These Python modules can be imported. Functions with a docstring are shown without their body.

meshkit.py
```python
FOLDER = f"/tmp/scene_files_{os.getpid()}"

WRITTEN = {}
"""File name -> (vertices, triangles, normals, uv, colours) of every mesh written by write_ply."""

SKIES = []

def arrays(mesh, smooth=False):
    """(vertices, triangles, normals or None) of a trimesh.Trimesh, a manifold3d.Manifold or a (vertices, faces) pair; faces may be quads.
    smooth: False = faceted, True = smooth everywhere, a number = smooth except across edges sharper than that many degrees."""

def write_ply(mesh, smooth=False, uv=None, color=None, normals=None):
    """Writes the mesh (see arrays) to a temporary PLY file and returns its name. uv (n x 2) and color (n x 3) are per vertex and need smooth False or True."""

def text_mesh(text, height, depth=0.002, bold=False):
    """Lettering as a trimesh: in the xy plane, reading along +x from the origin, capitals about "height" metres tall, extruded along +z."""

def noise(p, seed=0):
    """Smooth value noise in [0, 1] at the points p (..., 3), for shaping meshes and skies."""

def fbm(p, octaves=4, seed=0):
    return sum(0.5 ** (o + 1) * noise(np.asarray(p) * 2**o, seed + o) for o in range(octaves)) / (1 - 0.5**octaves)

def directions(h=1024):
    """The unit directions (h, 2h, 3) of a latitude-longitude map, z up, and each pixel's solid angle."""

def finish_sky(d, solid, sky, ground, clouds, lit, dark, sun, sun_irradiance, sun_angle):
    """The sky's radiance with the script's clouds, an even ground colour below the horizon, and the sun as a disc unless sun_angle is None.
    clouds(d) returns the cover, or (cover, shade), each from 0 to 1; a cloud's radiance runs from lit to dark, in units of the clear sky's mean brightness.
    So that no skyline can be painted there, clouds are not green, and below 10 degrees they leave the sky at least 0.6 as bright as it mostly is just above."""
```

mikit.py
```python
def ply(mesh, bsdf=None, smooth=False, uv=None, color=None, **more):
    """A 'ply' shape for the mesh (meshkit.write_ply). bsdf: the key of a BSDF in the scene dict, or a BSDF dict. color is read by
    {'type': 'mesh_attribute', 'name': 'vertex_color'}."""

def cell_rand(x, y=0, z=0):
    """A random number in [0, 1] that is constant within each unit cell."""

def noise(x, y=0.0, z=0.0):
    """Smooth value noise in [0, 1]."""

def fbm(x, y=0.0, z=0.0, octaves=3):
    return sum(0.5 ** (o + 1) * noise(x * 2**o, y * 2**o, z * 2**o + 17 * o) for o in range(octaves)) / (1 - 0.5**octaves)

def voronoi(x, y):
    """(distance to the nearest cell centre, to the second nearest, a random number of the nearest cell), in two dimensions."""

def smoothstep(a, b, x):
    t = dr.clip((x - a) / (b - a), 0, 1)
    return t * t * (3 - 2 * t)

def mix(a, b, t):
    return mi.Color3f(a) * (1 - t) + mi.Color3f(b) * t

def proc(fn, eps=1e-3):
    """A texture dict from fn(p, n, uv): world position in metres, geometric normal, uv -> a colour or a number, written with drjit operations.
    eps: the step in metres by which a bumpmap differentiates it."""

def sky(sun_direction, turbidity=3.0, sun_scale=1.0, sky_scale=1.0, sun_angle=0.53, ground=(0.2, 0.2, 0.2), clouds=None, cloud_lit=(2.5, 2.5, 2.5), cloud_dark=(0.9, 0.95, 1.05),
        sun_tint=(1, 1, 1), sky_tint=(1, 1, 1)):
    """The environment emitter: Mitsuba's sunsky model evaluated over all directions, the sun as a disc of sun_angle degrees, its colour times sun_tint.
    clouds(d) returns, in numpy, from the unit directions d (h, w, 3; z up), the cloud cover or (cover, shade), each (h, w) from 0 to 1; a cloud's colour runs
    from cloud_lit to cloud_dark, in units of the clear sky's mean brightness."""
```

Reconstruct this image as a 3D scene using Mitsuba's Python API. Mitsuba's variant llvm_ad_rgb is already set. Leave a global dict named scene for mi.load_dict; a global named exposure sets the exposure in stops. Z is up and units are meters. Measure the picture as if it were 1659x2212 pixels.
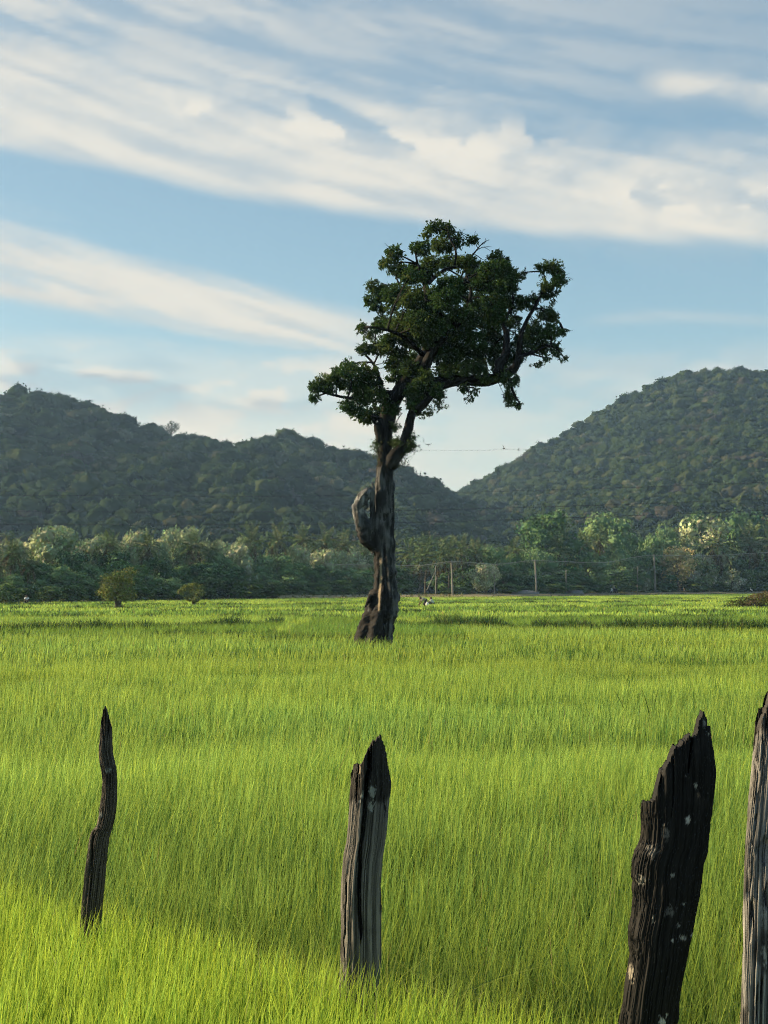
import math
import numpy as np
import trimesh
import manifold3d as m3
import mitsuba as mi
import drjit as dr
import mikit
import meshkit
from mikit import noise, fbm, smoothstep, mix

T = mi.ScalarTransform4f
scene, labels = {}, {}

# ------------------------------------------------------------------ camera, sky, exposure
F = 2800.0                    # focal length in units of a 1659 x 2212 picture
CZ = 2.15                     # eye height
HOR = 1266.0                  # row of the horizon
PITCH = math.atan((HOR - 1106.0) / F)
eye = np.array([0, 0, CZ])
fwd = np.array([0, math.cos(PITCH), math.sin(PITCH)])
upv = np.array([0, -math.sin(PITCH), math.cos(PITCH)])
scene['camera'] = {'type': 'perspective', 'fov_axis': 'x', 'fov': math.degrees(2 * math.atan(829.5 / F)),
                   'near_clip': 0.1, 'far_clip': 8000.0,
                   'to_world': T().look_at(origin=eye.tolist(), target=(eye + fwd).tolist(), up=[0, 0, 1]),
                   'medium': {'type': 'ref', 'id': 'air'}}
exposure = 3.32
SUN_AZ, SUN_EL = math.radians(-80), math.radians(23)
SUN = [math.sin(SUN_AZ) * math.cos(SUN_EL), math.cos(SUN_AZ) * math.cos(SUN_EL), math.sin(SUN_EL)]


def sstep(a, b, x):
    t = np.clip((x - a) / (b - a), 0, 1)
    return t * t * (3 - 2 * t)


def clouds(d):
    """Two long banks of cloud drifting down to the right, thin veils above, small puffs low down."""
    az = np.arctan2(d[..., 0], d[..., 1])
    el = np.arcsin(np.clip(d[..., 2], 0, 1))
    U, V = az * F, -F * np.tan(np.minimum(el, 1.1))           # as seen towards +y; continues all round
    q = np.stack([d[..., 0] * 5, d[..., 1] * 5, d[..., 2] * 11], -1)
    wob = meshkit.fbm(q * 0.9 + 3, 4, 1) - 0.5
    wob2 = meshkit.fbm(q * 2.6 + 9, 4, 2) - 0.5
    N = V - 0.125 * U                                         # across the banks

    def fb(sx, sy, slope, seed, oct=6, bend=0.0, warp=0.0):
        return meshkit.fbm(np.stack([(U + bend * V) / sx + warp * wob, (V - slope * U) / sy + warp * wob2, d[..., 1] * 2 + seed], -1), oct, seed)

    far = np.exp(-np.maximum(np.abs(az) - 0.9, 0) ** 2 / 0.5)
    st = fb(430, 34, .21, 5, 5, .4, 1.2)                      # long wisps
    st2 = fb(260, 22, .33, 6, 5, .5, 1.0)                     # steeper wisps that fan out of the bank
    st3 = fb(170, 17, .27, 12, 4, .6, 1.0)                    # fine threads
    lump = fb(120, 62, .06, 7, 6, 0, 1.6)                     # soft heaps
    puffy = fb(58, 40, .0, 9, 6, 0, 1.0)
    cum = fb(84, 26, .02, 11, 6, 0, 2.0)
    a = N + 813 + 50 * wob + 30 * wob2                        # > 0 below the lower edge of the big bank
    edge = sstep(26, -22, a + 26 * (st - .5))
    body = sstep(-330, -140, a + 150 * (lump - .5) + 90 * (st - .5) - .055 * (U + 100))
    wisps = sstep(.34, .64, .30 * st + .26 * st2 + .22 * st3 + .22 * lump)
    bank = edge * body * (.62 + .38 * wisps)
    # heaps along the middle of the bank and at its right end
    hm = np.exp(-((a + 165 + .02 * U) / 62) ** 2) * sstep(-620, -420, U) * sstep(420, 200, U)
    hr = np.exp(-((U - 640) / 330) ** 2) * np.exp(-((a + 88) / 72) ** 2)
    heap = np.clip(hm * sstep(.40, .54, .5 * lump + .5 * puffy) + 1.15 * hr * sstep(.38, .50, .35 * lump + .65 * puffy), 0, 1)
    crumbs = np.exp(-((a + 200) / 45) ** 2) * np.exp(-((U - 260) / 190) ** 2) * sstep(.52, .62, puffy)
    veil = sstep(-60, -240, a) * (.74 - .00034 * (U + 800)) * (.38 + .80 * sstep(.37, .61, .42 * st + .28 * st3 + .3 * lump))
    gap = np.exp(-((U - 480) / 330) ** 2 - ((V + 1010 - .05 * U) / 48) ** 2)
    upr = np.exp(-((a + 330 - .10 * (U - 700)) / 36) ** 2) * sstep(500, 640, U) * (.4 + .7 * sstep(.36, .58, .5 * st + .5 * lump))
    # the second, lower bank, tapering to the right
    b = N + 577 + 22 * wob2 + 24 * wob - .045 * (U + 830)
    wB = np.clip(84 - .048 * (U + 830), 10, 140)
    t = b / wB
    second = sstep(1.12, .78, t + .5 * (st - .5)) * sstep(-1.5, -.2, t + 1.2 * (st - .5) + .5 * (st2 - .5)) * sstep(330, -300, U) * (.55 + .5 * sstep(.36, .6, .6 * st + .4 * st3))
    c1 = np.exp(-((N + 500 - .02 * U) / 20) ** 2) * sstep(-420, -620, U) * (.2 + .6 * st)
    c2 = np.exp(-((V + 560 - 14 * np.sin(U / 120)) / 12) ** 2) * sstep(380, 520, U) * .5 * st
    c3 = np.exp(-((V + 432 + .03 * U) / 24) ** 2) * sstep(330, 600, U) * .85 * st
    lowm = sstep(-545, -455, V + 60 * wob) * (.95 * sstep(160, -120, U) + .42 * sstep(-160, 120, U))
    low = lowm * (.46 + .52 * sstep(.38, .56, cum))
    cover = np.maximum.reduce([bank, heap, crumbs * .9, veil * (1 - .8 * gap), upr, second, c1, c2, c3, low])
    cover = np.clip(cover, 0, 1) * far
    hz = .05 + .42 * sstep(-500, -150, V)
    cover = cover + hz * (1 - cover)
    greyl = lowm * sstep(.40, .56, fb(230, 60, .08, 21, 4, 0, 1.5)) * sstep(-330, -420, V)
    greyt = .35 * sstep(-1030, -1230, V) * sstep(300, -700, U) * sstep(.45, .62, lump)
    shade = np.clip(np.maximum(greyl * .95, greyt) + .40 * (1 - wisps) * (1 - heap) * sstep(-480, -560, V) + .10 - .12 * heap, 0, 1)
    return cover, shade


scene['sky'] = mikit.sky(SUN, turbidity=3.2, sun_scale=0.8, sun_angle=3.5, sky_scale=0.8, clouds=clouds,
                         cloud_lit=(2.12, 2.07, 1.90), cloud_dark=(1.18, 1.36, 1.52), sky_tint=(0.63, 0.69, 0.68), sun_tint=(0.94, 0.97, 0.98), ground=(.1, .13, .05))
labels['sky'] = {'label': 'blue evening sky with long banks of white cloud', 'category': 'sky', 'kind': 'structure'}

# ------------------------------------------------------------------ helpers
def ray(u, v):
    r = fwd + np.array([1, 0, 0]) * (u - 829.5) / F + upv * (1106.0 - v) / F
    return r / r[1]


def P(u, v, d):
    """The point d metres ahead that shows at (u, v): only used to measure the place off the photograph."""
    return eye + ray(u, v) * d


def flat(u, v, z=0.45):
    r = ray(u, v)
    return eye + r * ((z - CZ) / r[2])


def PX(d):
    return d / F


def rng_(s):
    return np.random.default_rng(s)


def cat(parts):
    V, Fc, n = [], [], 0
    for v, f in parts:
        V.append(v); Fc.append(np.asarray(f) + n); n += len(v)
    return np.vstack(V), np.vstack(Fc)


def tube(pts, rad, k=8, cap=True, rough=0.0, seed=0, ridge=0.0):
    pts, rad = np.asarray(pts, float), np.asarray(rad, float)
    n = len(pts)
    t = np.gradient(pts, axis=0)
    t /= np.linalg.norm(t, axis=1, keepdims=True) + 1e-9
    ref = np.array([0, 1.0, 0]) if abs(t[:, 1]).max() < .93 else np.array([1.0, 0.02, 0.03])
    a = np.cross(t, ref); a /= np.linalg.norm(a, axis=1, keepdims=True) + 1e-9
    b = np.cross(t, a)
    th = np.arange(k) * 2 * np.pi / k
    off = np.cos(th)[None, :, None] * a[:, None] + np.sin(th)[None, :, None] * b[:, None]
    r = np.repeat(rad[:, None], k, 1)
    if ridge:
        s = np.cumsum(np.r_[0, np.linalg.norm(np.diff(pts, axis=0), axis=1)])
        q = np.stack(np.broadcast_arrays(np.cos(th)[None] * 2.6, np.sin(th)[None] * 2.6, s[:, None] * .35), -1)
        r = r * (1 + ridge * (meshkit.fbm(q + seed, 4, seed) - .5) * 2)
    v = pts[:, None] + off * r[..., None]
    if rough:
        v = v + off * ((meshkit.fbm(v * 5.0 + seed, 4, seed) - .5) * 2 * rough * r)[..., None]
    v = v.reshape(-1, 3)
    i, j = np.meshgrid(np.arange(n - 1), np.arange(k), indexing='ij')
    A, B = i * k + j, i * k + (j + 1) % k
    f = np.concatenate([np.stack([A, B, B + k], -1).reshape(-1, 3), np.stack([A, B + k, A + k], -1).reshape(-1, 3)])
    if cap:
        v = np.vstack([v, pts[:1], pts[-1:]])
        j = np.arange(k)
        f = np.vstack([f, np.stack([(j + 1) % k, j, j * 0 + n * k], 1), np.stack([(n - 1) * k + j, (n - 1) * k + (j + 1) % k, j * 0 + n * k + 1], 1)])
    return v, f


def resample(pts, rad, m):
    pts, rad = np.asarray(pts, float), np.asarray(rad, float)
    s = np.r_[0, np.cumsum(np.linalg.norm(np.diff(pts, axis=0), axis=1))]
    from scipy.interpolate import PchipInterpolator
    q = np.linspace(0, s[-1], m)
    return PchipInterpolator(s, pts)(q), PchipInterpolator(s, rad)(q)


def leaves(rng, pos, d, L, W, fold=0.25, nrm=None):
    """Diamond leaves: from pos along d, length L, width W. -> (v, f)"""
    n = len(pos)
    d = d / (np.linalg.norm(d, axis=1, keepdims=True) + 1e-9)
    r = rng.normal(size=(n, 3)) if nrm is None else nrm
    s = np.cross(d, r); s /= np.linalg.norm(s, axis=1, keepdims=True) + 1e-9
    nn = np.cross(s, d)
    L, W = np.broadcast_to(L, n)[:, None], np.broadcast_to(W, n)[:, None]
    mid = pos + d * L * .45
    v = np.stack([pos, mid + s * W / 2 + nn * W * fold, pos + d * L, mid - s * W / 2 + nn * W * fold], 1).reshape(-1, 3)
    b = np.arange(n)[:, None] * 4
    f = np.concatenate([b + [0, 1, 2], b + [0, 2, 3]])
    return v, f


def tint(rng, n, base, spread=.2, hue=.08, per=4):
    base = np.asarray(base, float)
    k = np.exp(rng.normal(0, spread, (n, 1)))
    c = np.clip(base * k * np.exp(rng.normal(0, hue, (n, 3)) * [1, .5, 1]), 0, .9)
    return np.repeat(c, per, 0)


def unit(rng, n):
    v = rng.normal(size=(n, 3))
    return v / np.linalg.norm(v, axis=1, keepdims=True)


def crown(rng, C, R, n, L, W, droop=.3, inner=.55, cols=((.05, .08, .02),), shell=1.0, rough=.45, vary=.2):
    """Leaves through the volume of ellipsoid clumps. C (m,3), R (m,3). Returns v, f, colours."""
    C, R = np.asarray(C, float), np.asarray(R, float)
    w = (R[:, 0] * R[:, 2]) ** shell
    k = rng.choice(len(C), n, p=w / w.sum())
    u = unit(rng, n)
    rr = inner + (1.06 - inner) * rng.random(n) ** .6
    rr *= 1 + .22 * (meshkit.noise(u * 2.2 + k[:, None] * 3.1) - .5)
    pos = C[k] + u * R[k] * rr[:, None]
    nn = u + unit(rng, n) * rough
    d = np.cross(nn, unit(rng, n)) + np.array([0, 0, -droop]) + u * .25
    v, f = leaves(rng, pos, d, L * rng.uniform(.6, 1.25, n), W * rng.uniform(.6, 1.25, n), nrm=nn)
    cols = np.asarray(cols, float)
    cc = cols[rng.integers(0, len(cols), len(C))][k]
    c = np.repeat(np.clip(cc * np.exp(rng.normal(0, vary, (n, 1))) * np.exp(rng.normal(0, vary * .3, (n, 3))), 0, .9), 4, 0)
    return v, f, c


ICO = {k: trimesh.creation.icosphere(k, 1.0) for k in (1, 2, 3)}


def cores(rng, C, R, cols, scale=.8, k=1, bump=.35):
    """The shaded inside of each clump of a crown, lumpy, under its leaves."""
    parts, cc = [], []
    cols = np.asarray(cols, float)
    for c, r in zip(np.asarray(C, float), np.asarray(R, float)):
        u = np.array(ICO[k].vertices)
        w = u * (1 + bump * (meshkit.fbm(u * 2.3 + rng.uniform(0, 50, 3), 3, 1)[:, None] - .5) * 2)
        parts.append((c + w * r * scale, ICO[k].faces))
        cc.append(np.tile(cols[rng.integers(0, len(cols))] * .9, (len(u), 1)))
    v, f = cat(parts)
    return v, f, np.vstack(cc)


def both(a, b):
    v, f = cat([a[:2], b[:2]])
    return v, f, np.vstack([a[2], b[2]])


def add(key, mesh, bsdf, smooth=False, color=None, **more):
    scene[key] = mikit.ply(mesh, bsdf, smooth=smooth, color=color, **more)
    return key


def tag(key, label, category, group=None, kind=None):
    labels[key] = {'label': label, 'category': category}
    if group:
        labels[key]['group'] = group
    if kind:
        labels[key]['kind'] = kind


USED = {}


def name(base):
    i = USED.get(base, 0); USED[base] = i + 1
    return base if i == 0 else f'{base}_{i:03d}'


def group(key, mesh, bsdf, color=None, smooth=False):
    scene[key] = {'type': 'shapegroup', 'part': mikit.ply(mesh, bsdf, color=color, smooth=smooth)}


def inst(key, grp, m):
    scene[key] = {'type': 'instance', 'shapegroup': {'type': 'ref', 'id': grp}, 'to_world': m}


ATTR = {'type': 'mesh_attribute', 'name': 'vertex_color'}
# ------------------------------------------------------------------ materials
scene['leaf'] = {'type': 'principledthin', 'base_color': ATTR, 'roughness': .55, 'diff_trans': .7, 'spec_trans': 0.0, 'eta': 1.35}
scene['rice_leaf'] = {'type': 'principledthin', 'base_color': ATTR, 'roughness': .5, 'diff_trans': .95, 'spec_trans': 0.0, 'eta': 1.35}
scene['far_leaf'] = {'type': 'twosided', 'bsdf': {'type': 'diffuse', 'reflectance': ATTR}}
scene['painted'] = {'type': 'twosided', 'bsdf': {'type': 'principled', 'base_color': ATTR, 'roughness': .75, 'specular': .3}}


def soil_fn(p, n, uv):
    a = fbm(p.x * .9, p.y * .9, 0, 4)
    return mix((.030, .040, .014), (.055, .065, .022), a)


def hill_fn(p, n, uv):
    a = fbm(p.x * .05, p.y * .05, p.z * .05, 4)
    return mix((.018, .026, .010), (.050, .045, .026), smoothstep(.35, .75, a))


def road_fn(p, n, uv):
    a = fbm(p.x * .25, p.y * 1.2, 0, 4)
    return mix((.20, .185, .10), (.33, .29, .20), a)


def gravel_fn(p, n, uv):
    a = fbm(p.x * 6, p.y * 6, p.z * 6, 3)
    return mix((.16, .155, .15), (.32, .31, .29), a)


def concrete_fn(p, n, uv):
    a = fbm(p.x * 5, p.y * 5, p.z * 1.3, 4)
    return mix((.17, .165, .14), (.30, .285, .25), a)


def diffuse(fn):
    return {'type': 'twosided', 'bsdf': {'type': 'diffuse', 'reflectance': mikit.proc(fn)}}


scene['soil'] = diffuse(soil_fn)
scene['hill_ground'] = diffuse(hill_fn)
scene['road_dirt'] = diffuse(road_fn)
scene['gravel'] = diffuse(gravel_fn)
scene['concrete'] = diffuse(concrete_fn)
scene['cable_black'] = {'type': 'principled', 'base_color': {'type': 'rgb', 'value': [.012, .012, .013]}, 'roughness': .6}
scene['cable_pale'] = {'type': 'principled', 'base_color': {'type': 'rgb', 'value': [.30, .29, .24]}, 'roughness': .5}


def bark_fn(p, n, uv):
    """Grey-brown bark, black where fire ate into the lower left of the trunk, a pale strip of bare wood."""
    x, z = p.x - TX, p.z
    g = fbm(p.x * 9, p.y * 9, z * 1.4, 4)
    g2 = fbm(p.x * 3, p.y * 3, z * 2.2, 3)
    c = mix((.015, .0165, .018), (.118, .122, .126), smoothstep(.36, .66, .65 * g + .35 * g2))
    stub = smoothstep(-.36, -.48, x) * smoothstep(4.2, 4.6, z) * smoothstep(7.2, 6.9, z)
    c = c * (1 + stub * 1.3 * smoothstep(.42, .6, fbm(p.x * 6, p.y * 6, z * 5, 3)))
    crack = smoothstep(.57, .66, noise(p.x * 13 + 3, p.y * 13, z * 1.1))
    c = c * (1 - .7 * crack)
    e = .42 * (fbm(p.x * 2.1 + 4, p.y * 2.1, z * .9, 4) - .5)
    edge = -.02 + smoothstep(3.4, .4, z) * -.02 + e
    burnt = smoothstep(.06, -.06, x - edge) * smoothstep(4.15, 3.75, z + e) * smoothstep(.36, .5, fbm(p.x * 4, p.y * 4 + 7, z * .7, 3) + .22 * smoothstep(3, 1, z))
    burnt = dr.maximum(burnt, smoothstep(.06, .02, dr.abs(x - .07 - .06 * dr.sin(z * 1.3) - .1 * e)) * smoothstep(3.8, 3.3, z))
    c = mix(c, (.010, .009, .009), .93 * burnt)
    strip = smoothstep(.05, .02, dr.abs(x + .14 - .03 * dr.sin(z * 3))) * smoothstep(1.25, 1.4, z) * smoothstep(3.15, 2.9, z)
    c = mix(c, (.28, .23, .16), .8 * strip)
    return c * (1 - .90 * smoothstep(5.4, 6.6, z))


TX = P(830, 1266, 42.5)[0]
scene['old_bark'] = {'type': 'twosided', 'bsdf': {'type': 'principled', 'base_color': mikit.proc(bark_fn), 'roughness': .85, 'specular': .25}}


def bark2_fn(p, n, uv):
    g = fbm(p.x * 3, p.y * 3, p.z * 1.2, 3)
    return mix((.07, .06, .045), (.17, .145, .11), g)


scene['bark'] = diffuse(bark2_fn)

scene['cable_grey'] = {'type': 'principled', 'base_color': {'type': 'rgb', 'value': [.05, .055, .06]}, 'roughness': .6}

# ------------------------------------------------------------------ the large structure: ground, hills
g = 1400.0
gv, gf = [], []
xs = np.concatenate([[-g], np.linspace(-420, 420, 60), [g]])
ys = np.concatenate([[-400], np.linspace(0, 420, 60), [g]])
X, Y = np.meshgrid(xs, ys, indexing='ij')
V = np.stack([X, Y, 0 * X], -1).reshape(-1, 3)
i, j = np.meshgrid(np.arange(len(xs) - 1), np.arange(len(ys) - 1), indexing='ij')
A = (i * len(ys) + j).ravel()
GF = np.vstack([np.stack([A, A + len(ys), A + len(ys) + 1], 1), np.stack([A, A + len(ys) + 1, A + 1], 1)])
add('ground', (V, GF), 'soil')
tag('ground', 'dark wet soil under the rice', 'ground', kind='structure')

SKY_L = [(-500, 985), (-300, 930), (-120, 880), (-40, 868), (0, 862), (30, 848), (95, 840), (130, 850), (180, 872), (260, 896), (330, 924), (365, 938), (430, 937),
         (480, 964), (520, 960), (545, 946), (590, 934), (650, 942), (720, 967), (800, 984), (870, 1012), (930, 1042), (980, 1070), (1040, 1105), (1120, 1148), (1220, 1200), (1320, 1262)]
SKY_R = [(700, 1262), (820, 1180), (900, 1120), (960, 1085), (1010, 1050), (1080, 1016), (1150, 972), (1230, 932), (1290, 894), (1330, 868), (1400, 832), (1480, 804), (1540, 795), (1640, 799),
         (1720, 806), (1850, 840), (2000, 900), (2200, 1000), (2500, 1180)]


def make_hill(sky, Y0, YB, seed, top_tree):
    """A hill with its crest about Y0 metres away; returns the height function over (x, y)."""
    u = np.array([s[0] for s in sky], float)
    pts = np.array([P(a, b, Y0) for a, b in sky])
    rx, rz = pts[:, 0], np.maximum(pts[:, 2] - top_tree, 0)

    def h(x, y):
        wob = 40 * (meshkit.fbm(np.stack([x / 160, x * 0, x * 0 + seed], -1), 3, seed) - .5)
        t = (y - YB) / (Y0 + 0 * wob - YB)
        base = np.interp(x, rx, rz)
        front = np.clip(t, 0, 1)
        prof = np.where(t < 1, .72 * front + .28 * front ** 2, np.clip(1 - (t - 1) * .8, 0, 1))
        q = np.stack([x / 95, y / 130, x * 0 + seed], -1)
        bump = (meshkit.fbm(q, 4, seed) - .5) * 26 * np.clip(front * 3, 0, 1) * np.clip((1.0 - t) * 2.2, 0, 1)
        return np.where(t > 0, base * prof + bump * np.clip(base / 50, 0, 1), -1.0)

    return h


hills = {'left': (make_hill(SKY_L, 720, 380, 3, 4.5), (-330, 190), (380, 830)),
         'right': (make_hill(SKY_R, 940, 420, 8, 4.0), (-60, 480), (420, 1080))}
for k, (h, xr, yr) in hills.items():
    X, Y = np.meshgrid(np.linspace(*xr, 140), np.linspace(*yr, 120), indexing='ij')
    V = np.stack([X, Y, h(X, Y)], -1).reshape(-1, 3)
    i, j = np.meshgrid(np.arange(139), np.arange(119), indexing='ij')
    A = (i * 120 + j).ravel()
    key = 'hill' if k == 'left' else 'hill_001'
    add(key, (V, np.vstack([np.stack([A, A + 120, A + 121], 1), np.stack([A, A + 121, A + 1], 1)])), 'hill_ground', smooth=True)
    tag(key, {'left': 'long wooded hill on the left, dipping twice along its ridge', 'right': 'steep wooded hill rising to a rounded top on the right'}[k], 'hill', kind='structure')

# forest on the hills: crowns of a few shapes and tones
rng = rng_(11)
TONES = [((.022, .040, .016), 6), ((.031, .052, .020), 6), ((.015, .028, .014), 5), ((.046, .064, .026), 3), ((.048, .053, .030), 1.2), ((.050, .050, .040), .5), ((.080, .090, .052), .8)]
protos = []
for a in range(4):
    m = rng.integers(4, 8)
    C = np.c_[rng.uniform(-.5, .5, (m, 2)), rng.uniform(.0, .45, m)]
    R = np.c_[rng.uniform(.38, .62, (m, 2)), rng.uniform(.35, .55, m)]
    protos.append((C, R))
hg = []
for ti, (col, w) in enumerate(TONES):
    for a, (C, R) in enumerate(protos):
        r2 = rng_(100 + ti * 10 + a)
        u = np.array(ICO[3].vertices)
        rad = np.full(len(u), .30)
        for c, r in zip(C, R):              # the far side of each clump along the ray, softly joined
            q = u / r; o = c / r
            B, Q, A = (q * o).sum(1), (o * o).sum() - 1, (q * q).sum(1)
            disc = B * B - A * Q
            rad = np.maximum(rad, np.where(disc > 0, (B + np.sqrt(np.maximum(disc, 0))) / A, 0))
        rad *= .95 + .55 * (meshkit.fbm(u * 3.4 + 7 * a + ti, 3, a) - .5)
        ww = u * rad[:, None]
        face = ICO[3].faces[(u[ICO[3].faces, 2].max(1) > -.35)]
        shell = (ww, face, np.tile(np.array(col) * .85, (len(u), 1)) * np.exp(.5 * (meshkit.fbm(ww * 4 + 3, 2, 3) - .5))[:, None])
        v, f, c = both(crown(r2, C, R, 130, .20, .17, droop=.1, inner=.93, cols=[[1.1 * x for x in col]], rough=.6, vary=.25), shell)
        key = f'crown_group_{ti}_{a}'
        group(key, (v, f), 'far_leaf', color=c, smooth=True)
        hg.append((key, w))
W = np.array([w for _, w in hg]); W /= W.sum()
idx = 0


def plant(x, y, z, r, pick=None):
    global idx
    idx += 1
    k = pick or hg[rng.choice(len(hg), p=W)][0]
    inst(f'hill_forest__{idx:04d}', k, T().translate([float(x), float(y), float(z)]).rotate([0, 0, 1], float(rng.uniform(0, 360))).scale([r, r, r * float(rng.uniform(.75, 1.15))]))


tone_noise = lambda x, y: meshkit.fbm(np.array([[x / 60, y / 60, 3.0]]), 3, 5)[0]
for k, (h, xr, yr) in hills.items():
    step, rad = (7.4, 6.0) if k == 'left' else (6.4, 5.0)
    Y0 = 720 if k == 'left' else 940
    gy = np.arange(yr[0] + 4, Y0 + 22, step)
    X, Y = np.meshgrid(np.arange(xr[0], xr[1], step), gy)
    X, Y = (X + rng.uniform(-3, 3, X.shape)).ravel(), (Y + rng.uniform(-3, 3, X.shape)).ravel()
    Z = h(X, Y)
    ok = (np.abs(X) < Y * 829.5 / F + 22) & (Z > 1) & (Y > 395)
    if k == 'right':     # what the nearer hill hides is left out
        best = np.zeros(len(X))
        for s in np.linspace(500, 719, 12):
            best = np.maximum(best, hills['left'][0](X * s / Y, X * 0 + s) / s)
        ok &= ~((best > (Z + 10) / Y) & (Y > 720))
    for x, y, z in zip(X[ok], Y[ok], Z[ok]):
        plant(x, y, z + rng.uniform(-.5, 1.5), rad * float(np.exp(rng.normal(0, .25))))
# low wood on the flat between the tree line and the hills
for y in np.arange(345, 440, 8.0):
    half = y * 829.5 / F + 20
    for x in np.arange(-half, half, 7.5):
        plant(x + rng.uniform(-3, 3), y + rng.uniform(-3, 3), 2.5 + rng.uniform(0, 3), float(rng.uniform(4, 6.5)))
tag('hill_forest', 'unbroken dry forest covering the hills behind the tree line', 'forest', kind='stuff')

# ------------------------------------------------------------------ the rice field
def fence_y(x):
    return 5.50 - .84 * x


HOLLOWS = [(30, 1458, 60, 10), (310, 1462, 130, 8), (970, 1432, 45, 7), (560, 1446, 170, 6), (1330, 1452, 160, 7), (90, 1428, 30, 5), (250, 1414, 110, 4), (820, 1455, 120, 5),
           (560, 1395, 150, 4), (1250, 1398, 160, 4), (1500, 1420, 120, 5), (1060, 1500, 120, 7), (400, 1580, 160, 12), (1500, 1585, 170, 12), (1000, 1600, 200, 12), (800, 1690, 190, 14), (1150, 1745, 170, 12)]
HW = []
for u, v, du, dv in HOLLOWS:
    p, q = flat(u, v), flat(u, v - dv)
    HW.append((p[0], p[1], PX(p[1]) * du, max(q[1] - p[1], .35)))
BUNDS = [([(-150, 1354), (0, 1352), (270, 1348), (450, 1343), (610, 1338)], .42, .35), ([(850, 1341), (1100, 1346), (1400, 1350), (1900, 1352)], .34, .35), ([(-200, 1363), (300, 1362), (607, 1360)], .10, .3),
         ([(540, 1370), (780, 1369), (1018, 1367)], .12, .3), ([(-200, 1328), (500, 1325), (900, 1331), (1400, 1327), (1900, 1326)], .10, .35), ([(-200, 1318), (700, 1316), (1330, 1319), (1460, 1317), (1900, 1314)], .10, .4),
         ([(-200, 1310.5), (500, 1310), (900, 1309), (1900, 1305)], .12, .5), ([(-200, 1304), (700, 1303), (1200, 1299), (1900, 1296)], .18, .7), ([(600, 1297.5), (1200, 1293.5), (1900, 1289.5)], .10, .8)]
BW = []
for pts, tall, wid in BUNDS:
    w = np.array([flat(u, v) for u, v in pts])
    BW.append((w[:, 0], w[:, 1], tall, wid))


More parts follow.
